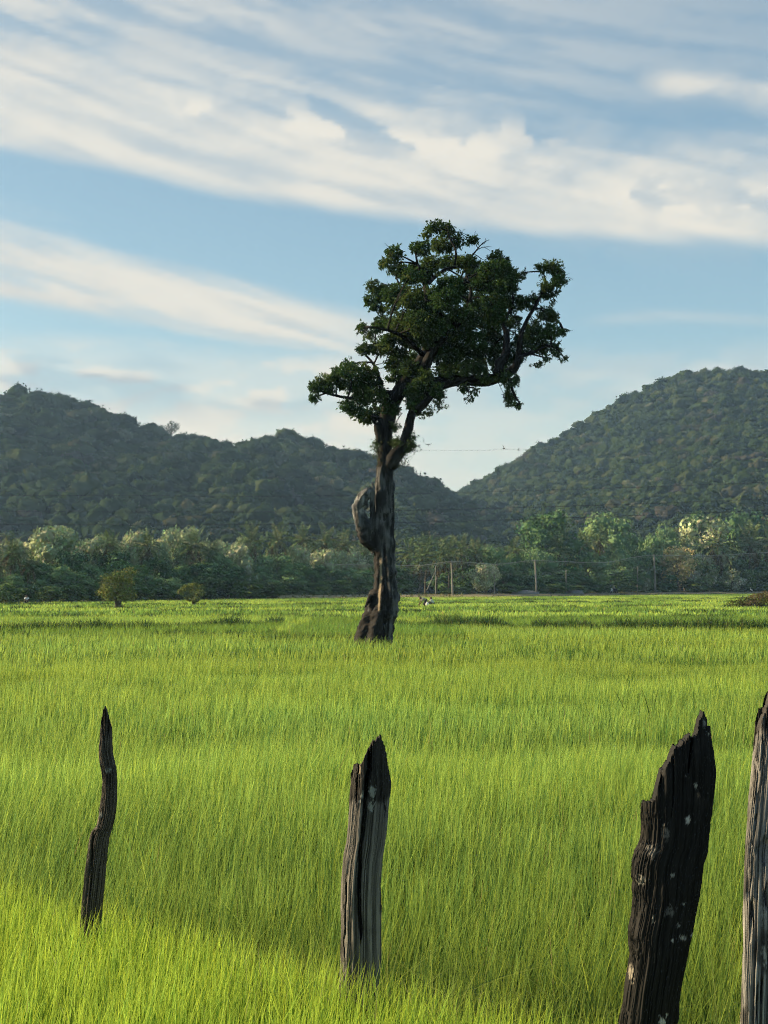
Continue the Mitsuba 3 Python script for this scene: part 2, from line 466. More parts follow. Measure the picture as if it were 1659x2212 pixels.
def rice_height(x, y):
    p = np.stack([x / 3.2, y / 1.1, x * 0], -1)
    h = .50 + .20 * (meshkit.fbm(p, 3, 31) - .5) + .12 * (meshkit.fbm(np.stack([x / 9, y / 5.0, x * 0], -1), 3, 33) - .5)
    for cx, cy, sx, sy in HW:
        h = h - .22 * np.exp(-((x - cx) / sx) ** 2 - ((y - cy) / sy) ** 2)
    return h


def bund_gap(x, y):
    keep = np.ones(len(x), bool)
    for bx, by, tall, wid in BW:
        yy = np.interp(x, bx, by) + .5 * (meshkit.noise(np.stack([x / 3, x * 0, x * 0], -1), 3) - .5)
        inside = (x > bx[0]) & (x < bx[-1])
        keep &= ~(inside & (np.abs(y - yy) < wid * np.maximum(1, y / 60)))
    return keep


def blades(rng, x, y, z0, h, w, lean, curve, laz, segs, c0, c1):
    """Grass blades: lean and curve are sideways reach over height, laz the azimuth they bend towards."""
    n = len(x)
    t = np.linspace(0, 1, segs + 1)
    hd = np.stack([np.cos(laz), np.sin(laz), 0 * laz], -1)
    fa = rng.uniform(0, 2 * np.pi, n)
    side = np.stack([np.cos(fa), np.sin(fa), 0 * fa], -1)
    base = np.stack([x, y, z0], -1)
    reach = lean[:, None] * t + curve[:, None] * t ** 2
    up = t[None] * (1 - .35 * np.clip(curve, 0, 1.5)[:, None] * t[None])
    cen = base[:, None] + h[:, None, None] * (reach[..., None] * hd[:, None] + up[..., None] * np.array([0, 0, 1.0]))
    wd = (w[:, None] * .5 * np.clip(1.0 - t ** 1.6, 0, 1)[None] * (0.65 + .35 * np.minimum(t * 4, 1)))
    Lv = cen[:, :-1] - side[:, None] * wd[:, :-1, None]
    Rv = cen[:, :-1] + side[:, None] * wd[:, :-1, None]
    vv = np.concatenate([np.stack([Lv, Rv], 2).reshape(n, -1, 3), cen[:, -1:]], 1)
    m = vv.shape[1]
    fl = []
    for s in range(segs - 1):
        a = 2 * s
        fl += [(a, a + 1, a + 3), (a, a + 3, a + 2)]
    fl.append((2 * segs - 2, 2 * segs - 1, 2 * segs))
    fl = np.array(fl)
    f = (np.arange(n)[:, None, None] * m + fl[None]).reshape(-1, 3)
    tt = np.concatenate([np.repeat(t[:-1], 2), [1.0]])
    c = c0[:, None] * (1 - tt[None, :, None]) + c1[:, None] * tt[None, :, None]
    return vv.reshape(-1, 3), f, c.reshape(-1, 3)


def scatter(rng, y0, y1, dens, pad=1.0):
    parts = []
    edges = np.geomspace(y0, y1, max(2, int((y1 / y0) * 3)))
    for a, b in zip(edges[:-1], edges[1:]):
        half = b * .31 + pad
        n = int(dens * (b - a) * 2 * half)
        parts.append(np.c_[rng.uniform(-half, half, n), rng.uniform(a, b, n)])
    return np.vstack(parts)


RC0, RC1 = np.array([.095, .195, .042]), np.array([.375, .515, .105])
rr = rng_(5)
vs, cs = [], []
for y0, y1, dens, w, segs in ((4.3, 8, 1750, .0078, 4), (8, 15, 1000, .0092, 3), (15, 31, 330, .014, 2), (31, 78, 62, .030, 2), (78, 330, 8.5, .15, 2)):
    xy = scatter(rr, y0, y1, dens, 1.3 if y0 < 16 else 4)
    x, y = xy.T
    keep = (y > fence_y(x) + .30 + .12 * rr.random(len(x))) & (y < 330)
    if y1 < 16:
        keep &= rr.random(len(x)) < .30 + 1.25 * meshkit.fbm(np.stack([x * 4.5, y * 4.5, x * 0], -1), 2, 61) ** 1.3
    if y0 > 20:
        keep &= bund_gap(x, y)
        keep &= y < np.interp(x / y * F + 829.5, [0, 300, 600, 900, 1200, 1659], [131, 158, 189, 203, 225, 308])
        keep &= np.hypot(x - TX, (y - 42.5) * .9) > .75
    x, y = x[keep], y[keep]
    n = len(x)
    h = rice_height(x, y) * (rr.uniform(.72, 1.12, n) if y0 < 40 else rr.uniform(.88, 1.06, n)) + (.10 if y0 < 15 else 0)
    tall = rr.random(n) < .02
    h = np.where(tall, h * rr.uniform(1.05, 1.22, n), h)
    laz = np.where(rr.random(n) < .48, rr.normal(0.15, .7, n), rr.uniform(0, 2 * np.pi, n))
    lean = np.abs(rr.normal(.06, .06, n)); curve = np.abs(rr.normal(.06, .09, n))
    wild = rr.random(n) < .08
    lean = np.where(wild, lean + rr.uniform(.1, .6, n), lean)
    gust = meshkit.fbm(np.stack([x / 2.2, y / 1.5, x * 0], -1), 2, 44)
    lean = lean + .7 * np.clip(gust - .57, 0, 1)
    kk = np.exp(rr.normal(0, .17, (n, 1))) * np.exp(.6 * (meshkit.fbm(np.stack([x / 8, y / 2.6, x * 0], -1), 4, 51) - .5))[:, None]
    yel = np.clip(rr.normal(0, .11, (n, 1)) + .32 * (meshkit.fbm(np.stack([x / 14, y / 6, x * 0], -1), 3, 52) - .5)[:, None], -.3, .4)
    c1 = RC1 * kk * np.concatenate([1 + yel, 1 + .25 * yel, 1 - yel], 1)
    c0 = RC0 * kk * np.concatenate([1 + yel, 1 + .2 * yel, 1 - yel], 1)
    hi = rr.random(n) < .10
    c1 = np.where(hi[:, None], c1 * [1.45, 1.35, 1.3], c1); c0 = np.where(hi[:, None], c0 * 1.6, c0)
    lo = rr.random(n) < .22
    c1 = np.where(lo[:, None], c1 * [.55, .66, .7], c1)
    near_shade = sstep(13, 8, y)[:, None] * .35  # shade of the near rice edge, put into the blade colour
    c0, c1 = c0 * (1 - near_shade), c1 * (1 - .7 * near_shade * [1.1, .9, .8])
    if y0 > 20:     # each paddy has its own stand of rice
        pad = sum(((y > np.interp(x, bx, by)) & (x > bx[0]) & (x < bx[-1])).astype(int) for bx, by, _, _ in BW)
        tone = np.array([1.0, .74, 1.08, .80, 1.12, .78, 1.05, .74, 1.0, .82])[np.minimum(pad, 9)][:, None]
        c0, c1 = c0 * tone, c1 * tone * np.where(tone < .9, [.86, 1.0, 1.0], 1.0)
    dead = rr.random(n) < .006
    c1[dead] = (.42, .36, .16); c0[dead] = (.28, .24, .10)
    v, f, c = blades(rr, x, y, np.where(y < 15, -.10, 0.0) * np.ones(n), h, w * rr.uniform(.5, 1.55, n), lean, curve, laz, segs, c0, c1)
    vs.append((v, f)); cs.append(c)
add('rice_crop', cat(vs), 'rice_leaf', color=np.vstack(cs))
tag('rice_crop', 'bright green young rice filling the flooded fields to the tree line', 'rice', kind='stuff')

# the grassy bank that the fence stands on
V, k = [], 0
xs, ts = np.linspace(-3.6, 3.0, 40), np.linspace(-2.6, .30, 24)
X, S = np.meshgrid(xs, ts, indexing='ij')
Yb = fence_y(X) + S
Z = .30 * (1 - sstep(.02, .28, S)) - .05 + .05 * (meshkit.fbm(np.stack([X * 2, Yb * 2, X * 0], -1), 3, 9) - .5)
V = np.stack([X, Yb, Z], -1).reshape(-1, 3)
i, j = np.meshgrid(np.arange(39), np.arange(23), indexing='ij')
A = (i * 24 + j).ravel()
add('bank', (V, np.vstack([np.stack([A, A + 24, A + 25], 1), np.stack([A, A + 25, A + 1], 1)])), 'soil', smooth=True)
tag('bank', 'low earth bank along the line of posts', 'bank', kind='structure')
rr = rng_(6)
n = 34000
x = rr.uniform(-3.0, 2.6, n); s = -rr.random(n) ** 1.0 * 2.0 + .10
y = fence_y(x) + s
keep = (y > 3.4) & (np.abs(x) < .31 * y + 1.2)
x, y, s = x[keep], y[keep], s[keep]
n = len(x)
kk = np.exp(rr.normal(0, .18, (n, 1)))
yel = rr.normal(0.06, .12, (n, 1))
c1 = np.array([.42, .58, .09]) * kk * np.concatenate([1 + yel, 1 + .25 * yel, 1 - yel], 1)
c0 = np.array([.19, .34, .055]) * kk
hgt = rr.uniform(.24, .44, n) * (.85 + .3 * meshkit.fbm(np.stack([x * 2.2, y * 2.2, x * 0], -1), 3, 8)) * (1 - .12 * sstep(-.28, .05, s))
pale = rr.random(n) < .012
c1[pale] = (.40, .38, .20)
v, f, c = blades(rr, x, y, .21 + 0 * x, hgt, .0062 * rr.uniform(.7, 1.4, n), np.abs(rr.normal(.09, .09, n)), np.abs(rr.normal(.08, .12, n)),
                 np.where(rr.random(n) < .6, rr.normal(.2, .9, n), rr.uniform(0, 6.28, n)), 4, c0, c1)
# creeping weeds about the foot of the posts
n2 = 520
px = np.concatenate([rr.normal(.05, .28, 320), rr.normal(1.15, .55, 200)])
py = fence_y(px) + np.where(np.arange(n2) < 320, rr.normal(.0, .12, n2), rr.normal(.45, .2, n2))
w2 = blades(rr, px, py, .21 + 0 * px, rr.uniform(.22, .5, n2), rr.uniform(.004, .009, n2), np.abs(rr.normal(.5, .4, n2)), np.abs(rr.normal(.5, .4, n2)), rr.uniform(0, 6.28, n2), 5,
            np.tile([.16, .22, .05], (n2, 1)), np.tile([.26, .32, .09], (n2, 1)) * np.exp(rr.normal(0, .2, (n2, 1))))
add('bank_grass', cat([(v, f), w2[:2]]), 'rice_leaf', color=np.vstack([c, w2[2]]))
tag('bank_grass', 'bright thick grass along the foot of the posts in the foreground', 'grass', kind='stuff')

# bunds between the paddies, and weeds on them, coloured dark partly for shaded paddy steps
parts, wv, wc = [], [], []
rr = rng_(7)
for bx, by, tall, wid in BW:
    x = np.linspace(bx[0], bx[-1], 90); y = np.interp(x, bx, by) + .5 * (meshkit.noise(np.stack([x / 3, x * 0, x * 0], -1), 3) - .5)
    prof = [(-1, 0.004), (-.55, .16), (.45, .18), (1, 0.004)]
    sc = wid * np.maximum(1, y / 60)
    V = np.concatenate([np.stack([x, y + a * sc, b + 0 * x], -1) for a, b in prof])
    m = len(x); q = np.arange(m - 1)
    parts.append((V, np.concatenate([np.concatenate([np.stack([k * m + q, k * m + q + 1, (k + 1) * m + q + 1], 1), np.stack([k * m + q, (k + 1) * m + q + 1, (k + 1) * m + q], 1)]) for k in range(3)])))
    span = bx[-1] - bx[0]
    n = int(span * (240 if tall > .3 else 130))
    x = rr.uniform(bx[0], bx[-1], n)
    clump = meshkit.fbm(np.stack([x / 1.6, by.mean() + 0 * x, x * 0], -1), 3, 77)
    y = np.interp(x, bx, by) + rr.normal(0, .55 if tall > .3 else .3, n)
    h = (.30 + tall) * rr.uniform(.5, 1.2, n) * np.clip(1.5 * clump + .1, .3, 1.2)
    ww = .0008 * y * rr.uniform(.7, 1.5, n)
    col = np.array([.042, .090, .028]) * np.exp(rr.normal(0, .25, (n, 1)))
    ok = rr.random(n) < .2
    col[ok] = np.array([.10, .115, .045]) * np.exp(rr.normal(0, .2, (ok.sum(), 1)))
    v, f, c = blades(rr, x, y, .1 + 0 * x, h, ww, np.abs(rr.normal(.25, .2, n)), np.abs(rr.normal(.2, .2, n)), rr.uniform(0, 6.28, n), 2, col * .9, col * 1.1)
    wv.append((v, f)); wc.append(c)
for cx, cy, sx, sy in HW[:12]:  # dark-coloured weeds that also stand for the shade in the hollows
    n = int(120 * sx * max(sy, .5))
    x, y = cx + rr.normal(0, sx * .5, n), cy + rr.normal(0, sy * .35, n)
    col = np.array([.070, .150, .034]) * np.exp(rr.normal(0, .2, (n, 1)))
    v, f, c = blades(rr, x, y, 0 * x, rr.uniform(.3, .5, n), .001 * y * rr.uniform(.7, 1.4, n), np.abs(rr.normal(.25, .2, n)), np.abs(rr.normal(.2, .2, n)), rr.uniform(0, 6.28, n), 2, col * .9, col * 1.15)
    wv.append((v, f)); wc.append(c)
add('bund', cat(parts), 'soil')
tag('bund', 'low earth bunds dividing the rice field into paddies', 'bund', kind='structure')
add('weed_shade_grass', cat(wv), 'rice_leaf', color=np.vstack(wc))
tag('weed_shade_grass', 'weedy grass along the bunds and in hollows, coloured dark partly to stand for shade', 'grass', kind='stuff')

# dry verge and dirt road before the tree line
def edge_d(u):
    return np.interp(u, [-200, 0, 260, 548, 820, 1000, 1200, 1374, 1659, 1900], [120, 132, 153, 185, 203, 205, 226, 270, 310, 330])


def verge(u):
    return np.interp(u, [-200, 500, 820, 1000, 1900], [2, 4, 16, 20, 24])


uu = np.linspace(600, 1950, 90)
near = edge_d(uu)
px = np.array([P(u, HOR, d)[0] for u, d in zip(uu, near)])
fwidth = verge(uu)
rows = [(-1.0, .02), (.0, .18), (.55, .70), (.9, .78), (2.4, .45)]
V = np.concatenate([np.stack([px * (1 + .0 * a), near + a * fwidth, b + .15 * (meshkit.fbm(np.stack([px / 4, near * 0 + a * 3, px * 0], -1), 3, 2) - .5)], -1) for a, b in rows])
m = len(uu); q = np.arange(m - 1)
add('road', (V, np.concatenate([np.concatenate([np.stack([k * m + q, k * m + q + 1, (k + 1) * m + q + 1], 1), np.stack([k * m + q, (k + 1) * m + q + 1, (k + 1) * m + q], 1)]) for k in range(4)])), 'road_dirt', smooth=True)
tag('road', 'pale dirt road on a low embankment at the far edge of the field', 'road', kind='structure')
rr = rng_(8)
n = 9000
u = rr.uniform(-150, 1850, n); a = rr.uniform(-.9, 2.2, n)
a = np.where((a > .2) & (a < 1.0) & (u > 1000), a + rr.choice([-1, 1.2], n), a)
y = edge_d(u) + a * verge(u); x = (u - 829.5) / F * y
col = np.where(rr.random((n, 1)) < .5, [[.15, .155, .06]], [[.085, .11, .04]]) * np.exp(rr.normal(0, .25, (n, 1)))
v, f, c = blades(rr, x, y, np.interp(a, [-1, 0, .55, .9, 2.4], [.02, .16, .68, .76, .44]) * (u > 600), rr.uniform(.12, .5, n), rr.uniform(.15, .4, n), np.abs(rr.normal(.25, .2, n)), np.abs(rr.normal(.2, .2, n)), rr.uniform(0, 6.28, n), 2, col * .9, col)
add('verge_grass', (v, f), 'rice_leaf', color=c)
tag('verge_grass', 'dry olive grass along the far road and field edge', 'grass', kind='stuff')
# ------------------------------------------------------------------ the great tree
DT = 42.5
rng = rng_(21)
K1, K2 = .3968, .248


def c1(x, y, dy=0.0):           # measured on an enlarged view of the crown
    p = P(630.9 + x * K1, 449.9 + y * K1, DT)
    return p + np.array([0, dy, 0])


def c2(x, y, dy=0.0):           # ... and of the trunk
    p = P(630.9 + x * K2, 877.8 + y * K2, DT)
    return p + np.array([0, dy, 0])


S1, S2 = K1 * DT / F, K2 * DT / F
wood = []
OUT = [(2120, 535, 862), (2015, 572, 862), (1900, 603, 880), (1760, 645, 905), (1650, 672, 926), (1600, 705, 916), (1500, 724, 905), (1350, 720, 896), (1250, 712, 890), (1100, 720, 886), (900, 730, 894),
       (750, 731, 890), (650, 732, 884), (560, 745, 884), (500, 760, 898), (450, 765, 890)]
pts = [c2((l + r) / 2, y, 0) for y, l, r in OUT]
rad = [(r - l) / 2 * S2 for y, l, r in OUT]
pts, rad = resample(pts, rad, 150)
v, f = tube(pts, rad, 56, seed=4, ridge=.26, rough=.22)
# flutes that run down the trunk into the roots, and the hollow burnt into its left foot
ang = np.tile(np.arange(56) * 2 * np.pi / 56, 150)
ctr = np.repeat(pts, 56, 0); off = v[:8400] - ctr
zz = v[:8400, 2]
fl = .10 * np.sin(ang * 5 + zz * .5) * sstep(3.2, .2, zz) + .05 * np.sin(ang * 9 + zz * .8)
cav = -.34 * np.exp(-((v[:8400, 0] - TX - .03 - .05 * np.sin(zz * 1.3)) / .085) ** 2) * (off[:, 1] < 0) * sstep(4.2, 3.4, zz) * sstep(.2, .9, zz)
v[:8400] = ctr + off * (1 + fl + cav)[:, None]
wood.append((v, f))
LIMBS = [  # (kind, points (x, y, dy), radii in the view's pixels)
    (2, [(822, 520, 0), (812, 400, .0), (806, 250, .05), (812, 120, .1), (838, 30, .1), (860, -70, .1)], [70, 60, 62, 66, 52, 52]),
    (2, [(850, 520, -.1), (905, 440, -.2), (955, 370, -.2), (1000, 230, -.25), (1035, 100, -.3), (1070, 0, -.3), (1100, -80, -.3)], [60, 62, 52, 42, 38, 36, 40]),
    (2, [(760, 330, -.1), (752, 230, -.1), (745, 170, -.12), (752, 140, -.12)], [36, 42, 36, 12]),
    (2, [(735, 120, .1), (715, 105, .1), (700, 70, .1)], [45, 38, 26]),
    (1, [(520, 1160, .1), (540, 1080, .1), (575, 1010, .1), (640, 920, .2), (715, 830, .3), (755, 710, .4), (752, 570, .4), (742, 460, .3), (715, 375, .3), (690, 300, .2)], [42, 38, 38, 40, 38, 32, 27, 20, 15, 7]),
    (1, [(660, 1110, -.3), (705, 1050, -.3), (770, 985, -.3), (860, 942, -.2), (950, 935, -.1), (1050, 942, -.1), (1120, 925, -.2), (1195, 890, -.4), (1222, 830, -.6), (1228, 740, -.8), (1268, 630, -.7), (1320, 540, -.7), (1368, 430, -.6), (1352, 370, -.6)],
     [34, 40, 42, 36, 31, 30, 28, 24, 18, 13, 10, 8, 6, 3]),
    (1, [(700, 1060, -.3), (690, 960, .0), (735, 850, -.3), (790, 760, -.6), (860, 690, -.9), (930, 620, -1.1), (960, 520, -1.2), (940, 420, -1.2)], [34, 32, 27, 22, 19, 16, 11, 5]),
    (1, [(1110, 925, -.8), (1122, 870, -.7), (1165, 780, -.5), (1160, 690, -.3), (1143, 640, -.2), (1168, 590, -.1), (1200, 530, 0)], [24, 24, 20, 17, 12, 9, 5]),
    (1, [(1225, 830, -.8), (1300, 800, -.6), (1390, 765, -.5), (1470, 830, -.5)], [13, 9, 6, 3]),
    (1, [(1120, 925, -.8), (1170, 965, -.9), (1190, 1030, -1.0), (1222, 1085, -1.0)], [12, 9, 7, 3]),
    (1, [(600, 1010, .1), (545, 1012, .1), (470, 1000, -.1), (330, 1042, -.4), (195, 1022, -.6), (130, 1000, -.7)], [32, 27, 18, 9, 6, 3]),
    (1, [(490, 1000, -.1), (468, 900, .2), (428, 820, .5), (390, 770, .7)], [14, 10, 7, 4]),
    (1, [(742, 400, .3), (790, 360, .1), (835, 338, -.1), (905, 330, -.3)], [11, 10, 9, 4]),
    (1, [(750, 560, .4), (660, 470, .8), (600, 400, 1.0), (560, 300, 1.1)], [14, 10, 7, 3]),
    (1, [(745, 600, .4), (860, 470, 1.0), (980, 380, 1.4), (1100, 330, 1.5)], [15, 11, 8, 3]),
    (1, [(720, 800, .3), (620, 730, -.6), (520, 700, -1.1), (420, 690, -1.3)], [16, 11, 7, 3]),
    (1, [(750, 640, .4), (830, 600, 1.2), (960, 590, 1.8), (1090, 560, 2.0)], [15, 11, 8, 4]),
    (1, [(740, 690, .4), (640, 600, 1.3), (540, 560, 1.7), (470, 520, 1.8)], [14, 10, 7, 3]),
    (1, [(880, 330, -.3), (890, 250, -.3), (850, 160, -.3), (845, 110, -.2)], [7, 6, 5, 2]),
    (1, [(920, 370, 1.2), (975, 250, .8), (1010, 205, .6), (1055, 160, .5), (1080, 150, .5)], [6, 5, 4, 2.4, 1.2]),
    (1, [(1005, 210, .6), (1050, 190, .5), (1092, 192, .4)], [3, 2, 1]), (1, [(1000, 225, .6), (1030, 245, .6), (1052, 262, .5)], [2.5, 2, 1]),
    (1, [(1020, 195, .6), (1000, 130, .5), (1002, 105, .4)], [2.5, 1.6, .9]), (1, [(1040, 175, .5), (1062, 150, .6), (1060, 136, .6)], [2, 1.4, .9]), (1, [(1050, 190, .5), (1078, 206, .5), (1088, 214, .5)], [1.8, 1.2, .8]),
    (1, [(960, 130, .4), (920, 118, .3), (895, 112, .3)], [1.8, 1.3, .8]), (1, [(575, 215, 1), (545, 203, 1), (525, 186, 1)], [2, 1.4, .8]),
    (1, [(1440, 400, -.6), (1490, 400, -.6), (1516, 412, -.6)], [2, 1.4, .8]), (1, [(1470, 385, -.6), (1495, 380, -.6)], [1.6, .8]), (1, [(1470, 690, -.5), (1515, 682, -.5)], [2, .9]),
    (1, [(1110, 960, -.8), (1130, 1010, -.8), (1142, 1030, -.8)], [2, 1.5, 1]), (1, [(960, 980, -.7), (955, 1030, -.7), (965, 1060, -.7)], [1.8, 1.2, .7]), (1, [(600, 1110, .2), (575, 1150, 0), (555, 1190, 0)], [3, 3, 2]),
    (1, [(560, 930, .1), (575, 965, .1), (560, 985, .1)], [2.2, 1.5, 1]), (1, [(440, 840, .5), (480, 830, .6), (510, 820, .6)], [3, 2, 1]), (1, [(450, 860, .5), (500, 855, .5), (530, 850, .5)], [2.5, 2, 1]),
]
NODES = []
for kind, pp, rr_ in LIMBS:
    fn, sc = (c1, S1) if kind == 1 else (c2, S2)
    a = np.array([fn(x, y, dy) for x, y, dy in pp]); r = np.array(rr_, float) * sc
    L = np.linalg.norm(np.diff(a, axis=0), axis=1).sum()
    big = r.max() > .06
    m = int(max(6, min(60, L / (.09 if big else .12))))
    a, r = resample(a, r, m)
    wig = (meshkit.fbm(a * 1.7, 3, 5)[:, None] - .5) * np.minimum(1.2 * r, .10)[:, None] * np.array([1.6, 1.6, .6])
    a = a + wig
    wood.append(tube(a, np.maximum(r, .006), 22 if r.max() > .2 else 10 if big else 5, seed=len(wood), ridge=.24 if big else 0, rough=.12 if big else 0))
    if kind == 1:
        NODES += [(p, q) for p, q in zip(a, r)]
# the broken stub: a loop of dead wood standing off the trunk
for pp, rr_ in (([(735, 1205), (690, 1185), (655, 1140), (630, 1060), (598, 970), (582, 890), (612, 815), (650, 760), (675, 725)], [54, 62, 68, 68, 58, 48, 46, 40, 24]),
                ([(672, 722), (700, 745), (700, 850), (703, 950), (695, 1040), (675, 1110), (700, 1180)], [20, 22, 19, 24, 34, 48, 45]),
                ([(560, 905), (540, 870), (552, 848)], [22, 18, 8]), ([(600, 820), (635, 870), (640, 900)], [30, 26, 16]), ([(712, 730), (704, 690), (700, 668)], [14, 9, 4]),
                ([(640, 1150), (640, 1190), (680, 1215), (730, 1260)], [26, 24, 26, 40])):
    a, r = resample([c2(x, y, -.16 + .0006 * (y - 900)) for x, y in pp], np.array(rr_) * S2, 64)
    wood.append(tube(a, r, 28, seed=len(wood) + 50, ridge=.42, rough=.36))
# flakes and root ends
for pp, rr_ in (([(690, 1640), (655, 1715), (632, 1752)], [26, 13, 4]), ([(905, 1640), (925, 1660), (920, 1700)], [22, 20, 14]), ([(610, 1940), (575, 2005), (560, 2060)], [30, 26, 20]),
                ([(700, 1890), (690, 1980), (688, 2060)], [30, 32, 26]), ([(800, 1900), (825, 1985), (830, 2060)], [16, 20, 26])):
    a, r = resample([c2(x, y, -.30 if 620 < x < 840 else 0) for x, y in pp], np.array(rr_) * S2, 16)
    wood.append(tube(a, r, 12, seed=len(wood) + 9, ridge=.25, rough=.2))

BLOBS = [(850, 105, 42, 36), (780, 120, 58, 32), (740, 130, 28, 30), (905, 165, 58, 42), (830, 170, 76, 44), (990, 150, 28, 24), (700, 220, 56, 44), (780, 230, 80, 54), (880, 235, 72, 44), (560, 240, 54, 32), (620, 290, 82, 52),
         (535, 300, 50, 44), (480, 300, 24, 18), (720, 310, 70, 42), (940, 285, 80, 42), (1025, 305, 90, 44), (1110, 262, 40, 32), (1165, 272, 22, 12), (1120, 320, 76, 44), (1195, 350, 52, 42), (1090, 390, 100, 44), (1240, 372, 24, 18),
         (1000, 385, 62, 38), (450, 400, 56, 34), (500, 430, 74, 50), (430, 472, 38, 36), (560, 470, 76, 56), (640, 440, 48, 44), (590, 400, 50, 28), (470, 520, 48, 22), (640, 545, 84, 44), (530, 535, 40, 28), (850, 480, 70, 44),
         (920, 430, 54, 34), (1020, 455, 72, 54), (1130, 470, 92, 54), (1200, 500, 74, 54), (1280, 520, 56, 44), (1380, 480, 54, 40), (1430, 515, 34, 16), (1350, 455, 32, 28), (480, 590, 46, 46), (530, 620, 38, 36), (450, 640, 28, 28),
         (380, 665, 28, 22), (405, 700, 38, 20), (500, 690, 66, 46), (600, 660, 84, 54), (700, 600, 96, 60), (820, 560, 84, 54), (900, 620, 70, 40), (690, 680, 94, 62), (850, 655, 74, 60), (1060, 560, 62, 54), (1090, 630, 62, 62),
         (1120, 710, 62, 74), (1200, 595, 50, 44), (960, 600, 52, 34), (400, 760, 52, 30), (480, 768, 58, 32), (570, 758, 66, 42), (660, 770, 62, 54), (560, 830, 56, 44), (700, 850, 72, 54), (820, 790, 62, 54), (880, 800, 70, 54),
         (890, 725, 52, 40), (985, 740, 64, 54), (1060, 780, 84, 52), (1140, 830, 60, 54), (560, 900, 52, 34), (640, 880, 52, 44), (830, 895, 56, 42), (930, 885, 76, 36), (1010, 885, 56, 32), (720, 940, 62, 62), (680, 1000, 56, 56), (780, 1000, 46, 40),
         (310, 850, 52, 22), (260, 900, 48, 28), (320, 900, 74, 40), (400, 890, 74, 46), (170, 948, 52, 30), (240, 950, 56, 36), (130, 995, 32, 34), (128, 1050, 22, 20), (330, 960, 84, 46), (420, 950, 74, 54), (450, 1020, 76, 46), (380, 1030, 66, 42),
         (300, 1080, 46, 26), (360, 1110, 56, 32), (440, 1090, 76, 40), (400, 1138, 38, 22), (520, 1080, 64, 46), (560, 1100, 36, 36), (205, 1000, 36, 22), (1400, 340, 56, 28), (1440, 365, 32, 38), (1348, 350, 28, 22), (1430, 430, 42, 32),
         (1370, 590, 56, 34), (1405, 630, 36, 36), (1320, 640, 46, 36), (1250, 705, 54, 44), (1320, 700, 64, 44), (1390, 700, 54, 34), (1460, 690, 28, 18), (1360, 750, 64, 40), (1270, 770, 52, 44), (1430, 775, 26, 46), (1370, 835, 18, 20),
         (1480, 835, 24, 10), (1200, 770, 44, 54), (1220, 825, 36, 44), (1130, 925, 56, 34), (1170, 970, 46, 36), (1190, 1030, 36, 40), (1222, 1085, 22, 16), (1050, 935, 56, 24), (935, 985, 32, 18), (990, 1000, 26, 20), (800, 1030, 28, 22),
         (655, 1050, 42, 36), (640, 1080, 26, 26), (650, 1010, 36, 36), (780, 700, 60, 50), (760, 480, 40, 36), (700, 400, 34, 30), (850, 860, 56, 36), (1100, 560, 60, 40), (960, 660, 50, 40), (745, 650, 60, 55), (765, 590, 50, 46), (735, 730, 50, 44)]
SPARSE = [(710, 1110, 42, 18, 10), (790, 1075, 26, 18, 8), (960, 1040, 22, 24, 5), (555, 1195, 18, 22, 10), (565, 1275, 22, 20, 12), (655, 1275, 26, 30, 14), (460, 1285, 12, 22, 8), (620, 1310, 36, 22, 14), (1215, 920, 26, 26, 6), (1330, 850, 30, 10, 6),
          (800, 370, 26, 20, 8), (820, 320, 26, 14, 5), (600, 590, 30, 22, 7), (1190, 640, 26, 24, 6), (1040, 845, 46, 18, 12), (960, 840, 34, 20, 9), (690, 440, 18, 24, 6), (740, 1120, 16, 14, 3), (1490, 400, 14, 10, 2)]
BC, BR = [], []
for x, y, rx, ry in BLOBS:
    core = max(0, 1 - math.hypot((x - 860) / 480, (y - 560) / 430) ** 2)
    for q in range(2 if core > .6 else 1):
        dy = rng.normal(0, .35) + (rng.uniform(.2, 1) * (-1 if q else 1) * 2.1 * math.sqrt(core)) + np.interp(x, [100, 500, 900, 1300], [-.5, .1, .1, -.6]) * (1 - core)
        if (y > 860 and 620 < x < 1160) or (730 < x < 770 and 580 < y < 740):
            dy = rng.uniform(-.75, -.3)
        BC.append(c1(x, y, dy)); BR.append([rx * S1 * .97, .5 * (rx + ry) * S1 * 1.1, ry * S1 * .95])
BC, BR = np.array(BC), np.array(BR)
vol = BR[:, 0] * BR[:, 2]
NR = 7600
k = rng.choice(len(BC), NR, p=vol / vol.sum())
u3 = unit(rng, NR)
pos = BC[k] + u3 * BR[k] * (rng.uniform(.25, 1.0, NR) ** .6)[:, None] * .96
sp, sk = [], []
for x, y, rx, ry, n in SPARSE:
    for _ in range(n):
        sp.append(c1(x + rng.normal(0, rx * .55), y + rng.normal(0, ry * .55), rng.normal(-.2, .3)))
pos = np.vstack([pos, sp]); u3 = np.vstack([u3, unit(rng, len(sp))]); kk = np.concatenate([k, np.full(len(sp), -1)])
NLF = 11
n = len(pos) * NLF
pos9, u9, k9 = np.repeat(pos, NLF, 0), np.repeat(u3, NLF, 0), np.repeat(kk, NLF)
d = u9 * .4 + unit(rng, n) * .8 + np.array([0, 0, -.55])
v, f = leaves(rng, pos9 + rng.normal(0, .045, (n, 3)), d, .128 * rng.uniform(.6, 1.25, n), .066 * rng.uniform(.7, 1.2, n), fold=.18)
bc = rng.choice(3, len(BC), p=[.5, .3, .2])
tones = np.array([[.046, .090, .030], [.036, .070, .026], [.066, .105, .032]])
col = np.where((k9 >= 0)[:, None], tones[bc[np.maximum(k9, 0)]], np.array([.055, .085, .03]))
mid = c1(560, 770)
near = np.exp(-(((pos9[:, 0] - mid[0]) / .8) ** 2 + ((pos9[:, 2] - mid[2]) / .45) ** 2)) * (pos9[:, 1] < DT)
col = col * (1 - near[:, None]) + np.array([.13, .17, .045]) * near[:, None]
